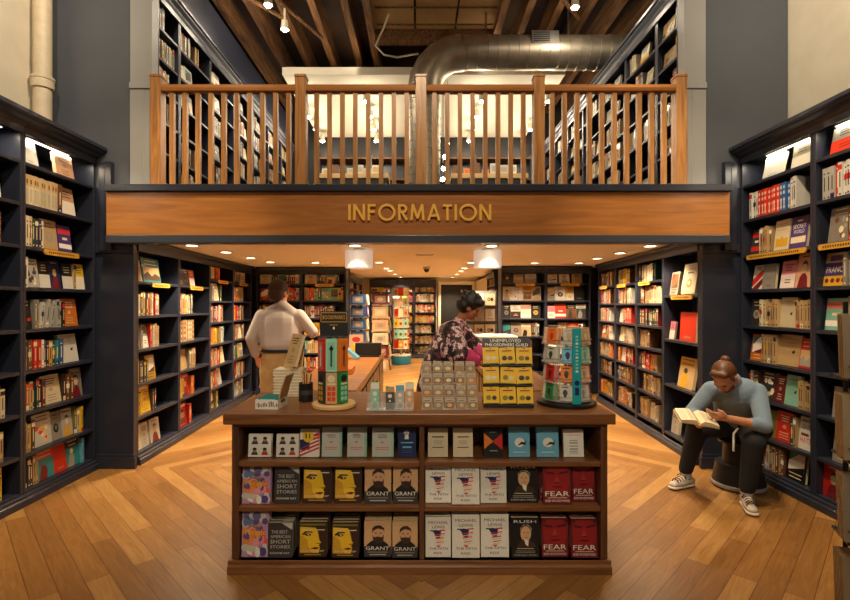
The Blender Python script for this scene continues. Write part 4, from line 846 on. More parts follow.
for tier, cols, z, hh in (('upper', cols_hi, .232, .20), ('lower', cols_lo, .036, .19)):
    for k, (c1, c2, pos) in enumerate(cols):
        a = math.radians(-90 - 50 + k * 50) if k < 3 else math.radians(60 + (k - 3) * 52)
        Mw = Matrix.Translation((bx_ + .078 * math.cos(a), by_ + .078 * math.sin(a), Z0 + z)) @ Matrix.Rotation(a + PI / 2, 4, 'Z')
        r = tag(empty('bookmark_pack', mat=Mw), '%s bookmark pack hanging on the %s tier of the spinner, %s' % (c1.replace('-', ' '), tier, pos), 'bookmarks', 'bookmark packs on the spinner')
        mb = MB().box(-.034, .034, -.016, .016, 0, hh, C(c1)); F = Face(mb, lambda u, v, q: (-.034 + .068 * u, -.016 - .0005 * q, hh * v))
        if tier == 'upper':
            F.rect(.15, .85, .06, .9, mixc(C(c1), C(c2), .2)); F.rect(.42, .58, .15, .8, C(c2), 2); F.oval(.5, .7, .2, .06, C(c2), 2)
        else:
            F.oval(.5, .8, .34, .12, C('black' if c1 != 'tan' else 'cream')); F.rect(.12, .88, .6, .66, C('cream'), 2)
            for i in range(3):
                for j in range(2): F.rect(.14 + j * .4, .46 + j * .4, .08 + i * .17, .21 + i * .17, C(c2), 2)
        mb.build('pack', 'print', r); MB().box(-.004, .004, .0165, .0205, hh - .03, hh - .024).build('hook', 'steel', r)
# clear stand with four slim packs
ax0, ay = PX(366, 2.90), 2.90
t = thing('acrylic_stand', 'clear acrylic stand holding four slim gift packs', 'display stand', (ax0, ay, Z0))
MB().box(0, .285, 0, .09, 0, .004).build('base', 'glass', t); MB().box(0, .285, 0, .003, .0045, .05).build('front_lip', 'glass', t); MB().box(0, .285, .087, .09, .0045, .10).build('back_plate', 'glass', t)
for k, (px, hh, c1, c2, nm) in enumerate(((375, .165, 'white', 'mint', 'white-topped mint'), (390, .14, 'tan', 'charcoal', 'tan and black'), (400, .15, 'sky-blue', 'pale-grey', 'pale blue'), (409.5, .165, 'white', 'peach', 'white-topped peach'))):
    x = PX(px, 2.93) - ax0; mb = MB().box(x - .026, x + .026, .022, .055, .005, hh, mixc(C(c2), C('grey'), .2)); F = Face(mb, lambda u, v, q: (x - .026 + .052 * u, .022 - .0005 * q, .005 + (hh - .005) * v))
    F.rect(0, 1, .78, 1, C(c1)); F.oval(.5, .6, .24, .09, C('white'), 2); F.oval(.5, .38, .26, .1, C(c2), 2); F.oval(.5, .16, .28, .1, C('grey' if k != 1 else 'charcoal'), 2); F.oval(.5, .38, .12, .05, C('white'), 3)
    tag(mb.build('gift_pack', 'print', loc=(ax0, ay, Z0)), '%s slim gift pack in the clear stand, %s from the left' % (nm, ordn[k]), 'gift pack', 'slim packs in the clear stand')
# stepped stand with twenty little boxes
gx0, gx1, gy = PX(421.5, 2.93), PX(478, 2.93), 2.93
t = thing('tiered_stand', 'stepped clear stand carrying twenty little tan boxes in four rows', 'display stand', (gx0, gy, Z0))
Wd = gx1 - gx0
for k in range(4): MB().box(0, Wd, k * .05, k * .05 + .049, 0, .006 + k * .068).build('step', 'glass', t, bevel=.002)
R = random.Random(9)
for k in range(4):
    for j in range(5):
        cw = Wd / 5; x = gx0 + cw * (j + .5) + (.004 if j > 2 else 0); z = Z0 + .0066 + k * .068; hw = cw * .44
        mb = MB(); mb.box(-hw, hw, 0, .034, 0, .064, mixc(C('tan'), C('grey'), .45)); F = Face(mb, lambda u, v, q: (-hw + 2 * hw * u, -.0005 * q, .064 * v))
        F.rect(.08, .92, .66, .94, C('pale-grey')); F.rect(.08, .92, .06, .6, mixc(C('brown'), C('tan'), R.uniform(.3, .8))); F.oval(.5, .34, .2 + R.random() * .12, .18, C(R.choice(['cream', 'white', 'grey', 'pale-grey', 'peach'])), 2); F.rect(.2, .8, .74, .8, C('brown'), 2)
        o = mb.build('gift_box', 'print'); o.matrix_world = Matrix.Translation((x, gy + k * .05 + .006, z)) @ Matrix.Rotation(math.radians(R.uniform(-4, 4)), 4, 'Z')
        tag(o, 'little tan box on the stepped stand, %s row from the bottom, %s from the left' % (ordn[k], ordn[j]), 'gift box', 'little boxes on the stepped stand')
# black board with nine yellow packs
yx0, yx1, yy = PX(483.5, 3.0), PX(537, 3.0), 3.0
t = thing('pack_display', 'black sloping display board with nine yellow packs and a lettered header', 'display stand', (yx0, yy, Z0), math.radians(-4))
Wd = yx1 - yx0 - .01; SL = .20
mb = MB(); mb.M = Matrix.Rotation(-SL, 4, 'X'); mb.box(0, Wd * .96, .045, .055, .012, .442, C('black'))
F = Face(mb, lambda u, v, k: (Wd * .96 * u, .045 - .0005 * k, .384 + .056 * v)); F.text('UNEMPLOYED', .16, .80, .56, .92, C('white')); F.text('PHILOSOPHERS GUILD', .06, .94, .08, .44, C('white'))
mb.build('back_board', 'print', t)
MB().box(0, Wd * .96, 0, .16, 0, .012).build('base', 'blackplastic', t); mb = MB(); mb.tube([(Wd * .48, .15, .012), (Wd * .48, .10, .30)], .008, 8); mb.build('strut', 'blackplastic', t)
for k in range(3):
    mb = MB(); mb.M = Matrix.Rotation(-SL, 4, 'X'); z = .026 + k * .124; mb.box(0, Wd * .96, -.012, .044, z - .014, z - .008); mb.build('ledge', 'blackplastic', t)
R = random.Random(4)
for k in range(3):
    for j in range(3):
        z = .0245 + k * .124; hw = Wd / 6 * .99
        Mw = Matrix.Translation((yx0, yy, Z0)) @ Matrix.Rotation(math.radians(-4), 4, 'Z') @ Matrix.Rotation(-SL, 4, 'X') @ Matrix.Translation((Wd / 3 * (j + .5) * .965, .003, z)) @ Matrix.Rotation(math.radians(R.uniform(-4, 4)), 4, 'Y') @ Matrix.Rotation(.06, 4, 'X')
        hw *= .93
        mb = MB().box(-hw, hw, 0, .03, 0, .104, C('yellow')); F = Face(mb, lambda u, v, q: (-hw + 2 * hw * u, -.0005 * q, .104 * v))
        F.rect(.1, .9, .66, .92, mixc(C('yellow'), C('orange'), .25)); F.rect(.2, .8, .76, .82, C('maroon'), 2); F.oval(.32, .36, .15 + .05 * R.random(), .15, C(R.choice(['cream', 'olive', 'charcoal'])), 2); F.oval(.68, .34, .12 + .06 * R.random(), .13, C(R.choice(['charcoal', 'brown', 'cream', 'olive'])), 2); F.oval(.5, .93, .06, .03, C('black'), 3); F.rect(.06, .94, 0, .05, C('olive'), 1)
        r = tag(empty('yellow_pack', mat=Mw), 'yellow gift pack on the black board, %s row down, %s from the left' % (ordn[2 - k], ordn[j]), 'gift pack', 'yellow packs on the black board')
        mb.build('pack', 'print', r)
# round black card spinner with a turquoise upright sign
sx_, sy_ = PX(566, 3.12), 3.12
t = thing('card_spinner', 'round black spinning card stand with a tall turquoise sign at the counter\'s right end', 'display stand', (sx_, sy_, Z0))
MB().lathe([(.17, 0), (.186, .004), (.188, .02), (.18, .026), (.001, .027)], 44).build('base', 'blackplastic', t)
MB().lathe([(.010, .028), (.010, .49)], 12).build('pole', 'steel', t)
mb = MB(); a = math.radians(-84); mb.M = Matrix.Rotation(a + PI / 2, 4, 'Z')
mb.box(-.027, .027, -.1645, -.158, .028, .495, rgb(24, 160, 170)); F = Face(mb, lambda u, v, k: (-.027 + .054 * u, -.1645 - .0005 * k, .028 + .467 * v))
for i in range(11): F.rect(.34, .64, .42 + i * .046, .446 + i * .046, C('mint') if i % 4 else C('white'))
F.oval(.5, .28, .3, .035, C('navy')); F.rect(.25, .75, .12, .22, C('navy'))
mb.build('upright_sign', 'print', t)
for k in range(4):
    z = .036 + k * .118
    MB().lathe([(.155, z), (.156, z + .002), (.156, z + .004), (.001, z + .0045)], 36).build('tier', 'glass', t)
    ring = [(.157 * math.cos(2 * PI * i / 36), .157 * math.sin(2 * PI * i / 36), z + .03) for i in range(37)]
    MB().tube(ring, .002, 6).build('wire_rail', 'steel', t)
pal = [[('green', 'charcoal'), ('pale-grey', 'charcoal'), ('pale-grey', 'grey'), ('orange', 'charcoal'), ('tan', 'brown'), ('cream', 'brown')],
       [('red', 'maroon'), ('orange', 'charcoal'), ('peach', 'grey'), ('orange', 'red'), ('scarlet', 'cream'), ('tan', 'cream')],
       [('pale-grey', 'dark-green'), ('sky-blue', 'navy'), ('mint', 'grey'), ('peach', 'grey'), ('cream', 'brown'), ('grey', 'cream')],
       [('orange', 'red'), ('pale-grey', 'tan'), ('tan', 'cream'), ('scarlet', 'cream'), ('tan', 'brown'), ('peach', 'brown')]]
for k in range(4):
    for j, adeg in enumerate((-150, -105, -56, -11, 42, 160)):
        a = math.radians(adeg + k * 3); c1, c2 = pal[k][j]; hw = .043; z = .041 + k * .118
        Mw = Matrix.Translation((sx_ + .118 * math.cos(a), sy_ + .118 * math.sin(a), Z0 + z)) @ Matrix.Rotation(a + PI / 2, 4, 'Z') @ Matrix.Rotation(-.12, 4, 'X')
        mb = MB().box(-hw, hw, -.028, -.004, 0, .098, C(c1)); mb.box(hw * .55, hw + .0006, -.0286, -.0046, .001, .097, mixc(C(c1), C('white'), .3))
        F = Face(mb, lambda u, v, q: (-hw + 2 * hw * u, -.0283 - .0005 * q, .098 * v)); F.oval(.38, .5, .17, .2, C(c2), 2); F.oval(.38, .28, .10, .1, C(c2), 2); F.rect(.15, .6, .82, .88, C(c2), 2)
        o = mb.build('card_box', 'print'); o.matrix_world = Mw
        tag(o, '%s boxed cards on the turquoise-signed spinner, %s tier up, %s slot anticlockwise' % (c1.replace('-', ' '), ordn[k], ordn[j]), 'card box', 'boxed cards on the black spinner')

# ================================================================ service desk behind the counter
for nm, x0, x1, y0, y1 in (('left', -1.02, -.46, 3.60, 6.68), ('right', .64, 1.12, 3.60, 6.5)):
    t = thing('service_desk', 'long wooden service desk arm running back %s' % ('on the left, behind the bookmark stand' if nm == 'left' else 'on the right, under the leaning woman'), 'desk', ((x0 + x1) / 2, y0, 0))
    hw = (x1 - x0) / 2; L_ = y1 - y0; s = 1 if nm == 'left' else -1
    MB().box(-hw, hw, 0, L_, .905, TZ).build('worktop', 'desk_y' if nm == 'right' else 'oak_x', t, bevel=.006)
    MB().box(-hw + .03, hw - .03, .03, L_ - .03, .08, .904).build('body', 'desk_z', t)
    MB().box(-hw + .06, hw - .06, .06, L_ - .06, 0, .079).build('toe_kick', 'dark', t)
    for k in range(4):
        ya = .1 + k * .73; xi = hw - .03 if nm == 'left' else -hw + .03; xo = xi + .018 * s
        mb = MB().box(min(xi, xo) + .0005, max(xi, xo), ya, ya + .66, .12, .86); p = mb.build('door', 'desk_z', t, bevel=.003)
        MB().box(min(xo, xo + s * .02) + .0005, max(xo, xo + s * .02), ya + .30, ya + .36, .72, .735).build('handle', 'steel', p)
t = thing('till_screen', 'black boxy till monitor on the far end of the left service desk', 'monitor', (-.60, 5.9, TZ + .0006))
MB().box(-.13, .13, -.05, .10, 0, .02).build('base', 'blackplastic', t, bevel=.004); MB().box(-.17, .15, -.03, .04, .021, .17).build('screen', 'blackplastic', t, bevel=.008)
o = MB().box(-.12, .12, 0, .26, 0, .05, C('orange')).build('carton', 'print', loc=(-.73, 4.4, TZ + .0006), bevel=.003); tag(o, 'flat orange-tan carton on the left service desk behind the spinner', 'box')
mb = MB().box(-.09, .09, 0, .03, 0, .25, C('peach')); F = Face(mb, lambda u, v, q: (-.09 + .18 * u, -.0005 * q, .25 * v)); F.oval(.5, .35, .34, .26, C('yellow')); F.oval(.5, .75, .3, .14, C('red')); F.oval(.5, .5, .16, .12, C('cream'), 2)
o = mb.build('greeting_card_box', 'print'); o.matrix_world = Matrix.Translation((PX(356, 6.2), 6.2, TZ + .0006)) @ Matrix.Rotation(-.1, 4, 'X'); tag(o, 'bright red and yellow card box standing by the till monitor', 'card box')
mb = MB().box(-.015, .015, 0, .16, 0, .34, C('sky-blue')); o = mb.build('clipboard', 'print'); o.matrix_world = Matrix.Translation((PX(358, 5.6), 5.55, TZ + .014)) @ Matrix.Rotation(-.9, 4, 'Y'); tag(o, 'pale blue folder tilted against the card box by the till', 'folder')
t = thing('printer', 'white boxy printer on the right service desk, past the leaning woman', 'printer', (.89, 5.35, TZ + .0006))
MB().box(-.225, .225, 0, .36, 0, .29).build('body', 'paper', t, bevel=.012); MB().box(-.16, .16, -.0155, -.0005, .05, .07).build('tray', 'blackplastic', t); MB().box(-.15, .15, .05, .30, .2905, .298).build('lid', 'paper', t, bevel=.003)
for k in range(6):
    mb = MB().box(-.11, .11, -.15, .15, 0, .008, C('white')); o = mb.build('paper_stack', 'print'); o.matrix_world = Matrix.Translation((.80, 4.16, TZ + .0007 + k * .0086)) @ Matrix.Rotation(math.radians((k * 37) % 11 - 5), 4, 'Z'); tag(o, 'loose white paper pad on the right service desk, %s from the bottom' % ordn[k], 'paper', 'paper pads on the right service desk')
o = MB().box(-.10, .10, 0, .14, 0, .10, C('white')).build('white_carton', 'print', loc=(.74, 3.75, TZ + .0006), bevel=.004); tag(o, 'white carton on the right service desk just behind the yellow packs', 'box')

# ================================================================ back of the shop
def wire_spinner(x, y, H, rad, label, cards, grp, cat='card rack', ntier=6, z0=.42, nside=4):
    t = thing('wire_spinner', label, cat, (x, y, 0))
    MB().lathe([(rad * .9, 0), (rad * .9, .02), (.03, .05), (.02, .05)], 20).build('base', 'steel', t); MB().lathe([(.014, .051), (.014, H)], 10).build('pole', 'steel', t)
    for k in range(ntier):
        z = z0 + k * (H - z0 - .06) / ntier; hh = (H - z0 - .06) / ntier
        MB().tube([(rad * .98 * math.cos(2 * PI * i / nside + PI / 4) * 1.3, rad * .98 * math.sin(2 * PI * i / nside + PI / 4) * 1.3, z + .02) for i in range(nside + 1)], .005, 5).build('wire_tier', 'whitewall', t)
        for j in range(2):
            a = [-PI / 2, 0 if x < 0 else PI][j]; c1 = cards[(k * 2 + j) % len(cards)]
            mb = MB().box(-rad * .8, rad * .8, -.012, .012, 0, hh * .84, C(c1)); F = Face(mb, lambda u, v, q: (-rad * .8 + rad * 1.6 * u, -.012 - .0006 * q, hh * .84 * v)); F.rect(.15, .85, .2, .8, mixc(C(c1), C('white' if lum(C(c1)) < .4 else 'brown'), .35)); F.oval(.5, .5, .2, .18, C('cream' if lum(C(c1)) < .4 else 'grey'), 2)
            o = mb.build('greeting_card', 'print'); o.matrix_world = Matrix.Translation((x + rad * 1.02 * math.cos(a), y + rad * 1.02 * math.sin(a), z + .026)) @ Matrix.Rotation(a + PI / 2, 4, 'Z') @ Matrix.Rotation(-.1, 4, 'X')
            tag(o, '%s card on the %s, %s tier up, %s side' % (c1.replace('-', ' '), grp, ordn[k], ('front', 'aisle')[j]), 'card', 'cards on the ' + grp)
wire_spinner(-1.12, 9.1, 1.86, .17, 'wire spinner of blue cards behind the bookmark stand', ['blue', 'cream', 'blue', 'purple', 'blue', 'pale-grey'], 'blue card spinner')
wire_spinner(-.66, 8.55, 1.86, .17, 'wire spinner of tan and brown cards beside the aisle', ['tan', 'brown', 'maroon', 'tan', 'cream', 'dark-brown', 'peach', 'olive'], 'tan card spinner')
t = thing('tower_display', 'tall round tower of colourful items on a teal drum base in the far aisle', 'display stand', (PX(401, 12.9), 12.9, 0))
MB().lathe([(.25, 0), (.26, .02), (.26, .22), (.25, .24)], 32).build('base', 'teal', t); MB().lathe([(.262, .225), (.27, .235), (.27, .25), (.001, .255)], 32).build('rim', 'whitewall', t); MB().lathe([(.03, .256), (.03, 2.02)], 12).build('pole', 'steel', t)
for k in range(6): MB().lathe([(.22, .42 + k * .28), (.225, .425 + k * .28), (.22, .435 + k * .28)], 28).build('tier', 'whitewall', t)
R = random.Random(8)
for k in range(6):
    for j in range(5):
        a = math.radians(-90 + (j - 2) * 38); c1 = R.choice(['yellow', 'cream', 'white', 'gold', 'orange', 'tan', 'red', 'mint', 'peach'])
        mb = MB().box(-.06, .06, -.02, .02, 0, .21, C(c1)); F = Face(mb, lambda u, v, q: (-.06 + .12 * u, -.02 - .0006 * q, .21 * v)); F.oval(.5, .45, .3, .2, C(R.choice(['cream', 'red', 'olive', 'brown'])))
        o = mb.build('small_toy_box', 'print'); o.matrix_world = Matrix.Translation((PX(401, 12.9) + .19 * math.cos(a), 12.9 + .19 * math.sin(a), .436 + k * .28)) @ Matrix.Rotation(a + PI / 2, 4, 'Z')
        tag(o, '%s boxed item on the teal-based tower, %s tier up, %s from the left' % (c1, ordn[k], ordn[j]), 'box', 'items on the teal-based tower')
t = thing('card_rack', 'wide rack of white greeting cards behind the woman at the desk', 'card rack', (.98, 7.6, 0))
MB().box(-.30, .30, -.02, .25, 0, .10).build('base', 'steel', t); mb = MB()
for xx in (-.29, .27): mb.box(xx, xx + .02, .10, .12, .101, 1.84)
mb.build('upright_frame', 'steel', t); MB().box(-.27, .27, .115, .12, .30, 1.82).build('back_panel', 'trimgrey', t)
for k in range(6):
    z = .36 + k * .245; MB().box(-.27, .27, .02, .114, z - .008, z).build('pocket', 'steel', t)
    for j in range(3):
        c1 = R.choice(['white', 'white', 'pale-grey', 'cream']); mb = MB().box(-.076, .076, 0, .02, 0, .19, C(c1)); F = Face(mb, lambda u, v, q: (-.076 + .152 * u, -.0006 * q, .19 * v))
        if k % 2 == 1: F.oval(.36, .5, .16, .16, C('brown')); F.oval(.68, .5, .16, .16, C('charcoal')); F.oval(.36, .5, .08, .08, C('cream'), 2)
        else: F.oval(.5, .55, .26, .2, C('pale-grey')); F.rect(.2, .8, .15, .2, C('grey'))
        o = mb.build('greeting_card', 'print'); o.matrix_world = Matrix.Translation((.98 + (j - 1) * .172, 7.62 + .03, z + .0036)) @ Matrix.Rotation(-.12, 4, 'X'); tag(o, '%s card in the wide white rack, %s row up, %s from the left' % (c1.replace('-', ' '), ordn[k], ordn[j]), 'card', 'cards in the wide white rack')
# gold shelf plaques
def plaque(key, row, xa, xb, drop=.03, hgt=.045):
    c = CASES[key]; z = c['sh'][row - 1]; Mw = c['M'] @ Matrix.Translation(((xa + xb) / 2, -.0075, z - .052))
    mb = MB(); hw = (xb - xa) / 2; mb.prism([(-hw, .012), (-hw + .012, 0), (hw - .012, 0), (hw, .012), (hw, hgt - .012), (hw - .012, hgt), (-hw + .012, hgt), (-hw, hgt - .012)], 'y', -.003, .009)
    r = tag(empty('shelf_plaque', mat=Mw), 'gold section plaque on the %s shelf edge, %s' % (ordn[row - 1], c['phrase']), 'sign', 'gold section plaques'); mb.build('plate', 'brass', r)
    mb = MB(); n = int(hw * 2 / .022)
    for i in range(2, n - 2): mb.box(-hw + i * .022, -hw + i * .022 + .013, -.0038, -.0031, .014, .031, rgb(96, 66, 20))
    mb.build('lettering', 'print', r)
plaque('NL1', 3, .21, .62); plaque('NR1', 3, .10, .80); plaque('NR2', 3, .06, .5)
for k in ('ML1', 'ML2', 'ML3', 'ML4'): plaque(k, 1, .28, .66)
plaque('MR1', 1, .22, .68)
for k in ('MR2', 'MR3', 'MR4'): plaque(k, 1, .1, .45)
for k in ('BL2', 'BR1', 'BR2'): plaque(k, 1, .25, .58)

# ================================================================ magazine rack at the right edge
rk = Matrix.Translation((1.895, 1.98, 0)) @ Matrix.Rotation(math.radians(-24), 4, 'Z')
t = tag(empty('magazine_rack', mat=rk), 'dark wire magazine rack cut off by the right picture edge', 'rack')
mb = MB()
for xx in (-.06, .06): mb.tube([(xx, .135, .004), (xx, .135, 1.62)], .010, 8)
mb.build('upright', 'blackmetal', t); mb = MB(); mb.tube([(-.06, -.14, .012), (.06, -.14, .012)], .010); mb.tube([(-.06, -.14, .012), (-.06, .135, .012)], .01); mb.tube([(.06, -.14, .012), (.06, .135, .012)], .01); mb.build('foot', 'blackmetal', t)
for k in range(4):
    z = .30 + k * .335
    mb = MB(); mb.box(-.12, .12, -.08, .10, z - .01, z); mb.tube([(-.12, -.085, z + .05), (.12, -.085, z + .05)], .003); mb.build('pocket', 'blackmetal', t)
    n = [7, 5, 6, 4, 5][k]; cc = [('tan', 'cream'), ('tan', 'pale-grey'), ('tan', 'cream'), ('tan', 'grey'), ('charcoal', 'tan')][k]
    for j in range(n):
        mb = MB(); mb.box(-.13, .13, 0, .005, 0, .265, C(cc[0] if j else cc[0])); mb.box(-.129, .129, -.0004, .0054, .001, .264, mixc(C(cc[0]), C(cc[1]), .5))
        F = Face(mb, lambda u, v, q: (-.13 + .26 * u, -.0006 * q, .265 * v)); F.rect(.3, .94, .62, .9, C('cream')); F.oval(.6, .35, .22, .16, C(['grey', 'blue', 'charcoal', 'olive', 'tan'][k]), 2); F.rect(.4, .8, .74, .8, C('brown'), 3)
        o = mb.build('magazine', 'print'); o.matrix_world = rk @ Matrix.Translation((0, -.074 + j * .016, z + .0012)) @ Matrix.Rotation(-.10, 4, 'X')
        tag(o, 'kraft-coloured magazine in the right-edge rack, %s pocket up, %s from its front' % (ordn[k], ordn[j]), 'magazine', 'magazines in the right-edge rack')

# ================================================================ upstairs furniture
for nm, x0, x1, y in (('left', -1.85, -.55, 8.9), ('right', .62, 2.05, 8.9)):
    t = thing('display_table', 'low wooden upstairs display counter with a pale top, %s of the duct' % nm, 'counter', ((x0 + x1) / 2, y, ZU + .0006)); hw = (x1 - x0) / 2
    MB().box(-hw, hw, 0, .6, 1.20, 1.29).build('top', 'palewood', t, bevel=.005); MB().box(-hw + .03, hw - .03, .03, .57, 0, 1.199).build('body', 'dark', t)
    R = random.Random(3 if nm == 'left' else 6)
    for k in range(7):
        c1 = R.choice(['white', 'cream', 'orange' if nm == 'right' else 'pale-grey', 'pale-grey', 'brown']); w_ = R.uniform(.05, .09); h_ = R.uniform(.10, .26); x = x0 + .12 + k * (x1 - x0 - .2) / 7
        mb = MB().box(-w_, w_, 0, .05, 0, h_, C(c1)); F = Face(mb, lambda u, v, q: (-w_ + 2 * w_ * u, -.0006 * q, h_ * v)); F.rect(.15, .85, .3, .8, mixc(C(c1), C('brown'), .4))
        tag(mb.build('stood_card', 'print', loc=(x, y + .12, ZU + 1.2916)), '%s card stood on the upstairs counter %s of the duct, %s from the left' % (c1.replace('-', ' '), nm, ordn[k]), 'card', 'cards on the upstairs counters')
t = thing('wall_shelf', 'dark upstairs back shelf unit below the white soffit', 'shelf unit', (.1, 10.1, ZU + .0006))
MB().box(-2.2, 2.3, .30, .38, 0, 2.0).build('back_panel', 'navy', t)
for z in (.5, 1.0, 1.5, 1.95): MB().box(-2.2, 2.3, 0, .299, z - .03, z).build('shelf', 'joist', t)
for x in (-2.2, -1.1, 0, 1.1, 2.27): MB().box(x, x + .03, -.002, .299, 0, 2.0).build('divider', 'navy', t)
for k, (px, py) in enumerate(((445, 157), (443.5, 168), (443, 178), (448, 141))):
    Y = 7.68; t = thing('globe_bulb', 'small warm glowing globe bulb hanging right of the duct, %s from the bottom' % ordn[{0: 2, 1: 1, 2: 0, 3: 3}[k]], 'bulb', (PX(px, Y), Y + .04 * k, PZ(py, Y)), 0, 'globe bulbs right of the duct')
    MB().lathe([(.001, -.035), (.024, -.024), (.035, 0), (.024, .024), (.012, .033)], 14).build('globe', 'spotlens', t); MB().box(-.003, .003, -.003, .003, .036, 5.239 - PZ(py, Y)).build('cord', 'blackplastic', t)
# ================================================================ people
V = Vector
def capsule(mb, p0, r0, p1, r1, side=None, fx=1.0, fy=1.0, n=14):
    p0, p1 = V(p0), V(p1); ax = (p1 - p0); L = ax.length; ax = ax / L if L > 1e-6 else V((0, 0, 1))
    s = V(side) if side is not None else ax.orthogonal(); s = (s - ax * s.dot(ax)).normalized(); w = ax.cross(s)
    prof = [(r0 * math.cos(a), -r0 * math.sin(a)) for a in [PI / 2 * (1 - i / 5) for i in range(0, 6)]] + [(r1 * math.cos(a), L + r1 * math.sin(a)) for a in [PI / 2 * i / 5 for i in range(6)]]
    prof = [(max(r, 1e-4), z) for r, z in prof]; vs, fs = [], []
    for r, z in prof:
        for i in range(n):
            a = 2 * PI * i / n; vs.append(p0 + ax * z + s * (r * math.cos(a) * fx) + w * (r * math.sin(a) * fy))
    for k in range(len(prof) - 1):
        for i in range(n): j = (i + 1) % n; fs.append((k * n + i, k * n + j, (k + 1) * n + j, (k + 1) * n + i))
    fs.append(tuple(range(n - 1, -1, -1))); fs.append(tuple((len(prof) - 1) * n + i for i in range(n)))
    mb.add(vs, fs)
def ball(mb, c, r, R=None, n=16):
    c = V(c); R = R or Matrix.Identity(3); vs, fs = [], []; m = 10
    for k in range(m + 1):
        t = PI * k / m; rr = max(math.sin(t), 1e-3)
        for i in range(n):
            a = 2 * PI * i / n; vs.append(c + R @ V((r[0] * rr * math.cos(a), r[1] * rr * math.sin(a), -r[2] * math.cos(t))))
    for k in range(m):
        for i in range(n): j = (i + 1) % n; fs.append((k * n + i, k * n + j, (k + 1) * n + j, (k + 1) * n + i))
    fs.append(tuple(range(n - 1, -1, -1))); fs.append(tuple(m * n + i for i in range(n)))
    mb.add(vs, fs)
def fuse(mb, name, mat, parent, voxel=.009, smooth=6, cut=None):
    """Grow one continuous surface around the shapes gathered in mb."""
    me = bpy.data.meshes.new(name); me.from_pydata([tuple(v) for v in mb.v], [], mb.f); o = bpy.data.objects.new(name, me); COL.objects.link(o)
    r = o.modifiers.new('r', 'REMESH'); r.mode = 'VOXEL'; r.voxel_size = voxel; r.use_smooth_shade = True
    s = o.modifiers.new('s', 'SMOOTH'); s.factor = .5; s.iterations = smooth
    dg = bpy.context.evaluated_depsgraph_get(); me2 = bpy.data.meshes.new_from_object(o.evaluated_get(dg)); o.modifiers.clear(); o.data = me2; bpy.data.meshes.remove(me)
    me2.materials.clear(); me2.materials.append(M[mat]); me2.polygons.foreach_set('use_smooth', [True] * len(me2.polygons))
    if parent is not None: o.parent = parent
    return o
def hand(mb, wrist, d, palm_n, thumb_side, curl=.6, s=1.0):
    """palm and five bent fingers; d points from the wrist to the knuckles, palm_n out of the palm, thumb_side to the thumb."""
    w, d, pn, ts = V(wrist), V(d).normalized(), V(palm_n).normalized(), V(thumb_side).normalized()
    capsule(mb, w, .026 * s, w + d * .07 * s, .030 * s, ts, 1.25, .62)
    for i, (off, ln) in enumerate(((.030, .070), (.010, .078), (-.010, .073), (-.029, .058))):
        p = w + d * .085 * s + ts * off * s; a = curl * (.8 + .12 * i)
        q = p + (d * math.cos(a) + pn * math.sin(a)) * ln * .5 * s; r = q + (d * math.cos(2 * a) + pn * math.sin(2 * a)) * ln * .5 * s
        capsule(mb, p - d * .02 * s, .0095 * s, q, .0085 * s); capsule(mb, q, .0085 * s, r, .0072 * s)
    p = w + d * .022 * s + ts * .026 * s; q = p + (d * .6 + ts * .75 + pn * .25).normalized() * .042 * s; r = q + (d * .85 + pn * .5).normalized() * .034 * s
    capsule(mb, p, .013 * s, q, .011 * s); capsule(mb, q, .011 * s, r, .0085 * s)
def head(mb, c, R, s=1.0, n0=None):
    """skull, jaw, nose, ears; R turns the head: its local -y is up front (+y forward), z up."""
    f = lambda x, y, z: V(c) + R @ V((x * s, y * s, z * s))
    ball(mb, f(0, -.012, .028), (.076 * s, .094 * s, .092 * s), R); ball(mb, f(0, .028, -.045), (.056 * s, .062 * s, .070 * s), R)
    ball(mb, f(0, .062, -.085), (.030 * s, .026 * s, .024 * s), R)
    capsule(mb, f(0, .084, .006), .010 * s, f(0, .106, -.034), .014 * s); ball(mb, f(0, .078, .030), (.052 * s, .018 * s, .014 * s), R)
    capsule(mb, f(-.018, .086, -.068), .009 * s, f(.018, .086, -.068), .009 * s)
    for k in (-1, 1): ball(mb, f(.077 * k, -.008, -.012), (.012 * s, .024 * s, .034 * s), R); ball(mb, f(.04 * k, .064, -.02), (.022 * s, .02 * s, .018 * s), R)
def face_bits(parent, c, R, s=1.0):
    for k in (-1, 1):
        mb = MB(); ball(mb, V(c) + R @ V((.031 * k * s, .081 * s, .004 * s)), (.009 * s, .006 * s, .005 * s), R, 10)
        o = mb.build('eye', 'eye', parent)
    mb = MB(); ball(mb, V(c) + R @ V((0, .094 * s, -.066 * s)), (.021 * s, .006 * s, .006 * s), R, 10); mb.build('mouth', 'lip', parent)
def rot(yaw=0, pitch=0, roll=0):
    return (Matrix.Rotation(math.radians(yaw), 3, 'Z') @ Matrix.Rotation(math.radians(pitch), 3, 'X') @ Matrix.Rotation(math.radians(roll), 3, 'Y'))

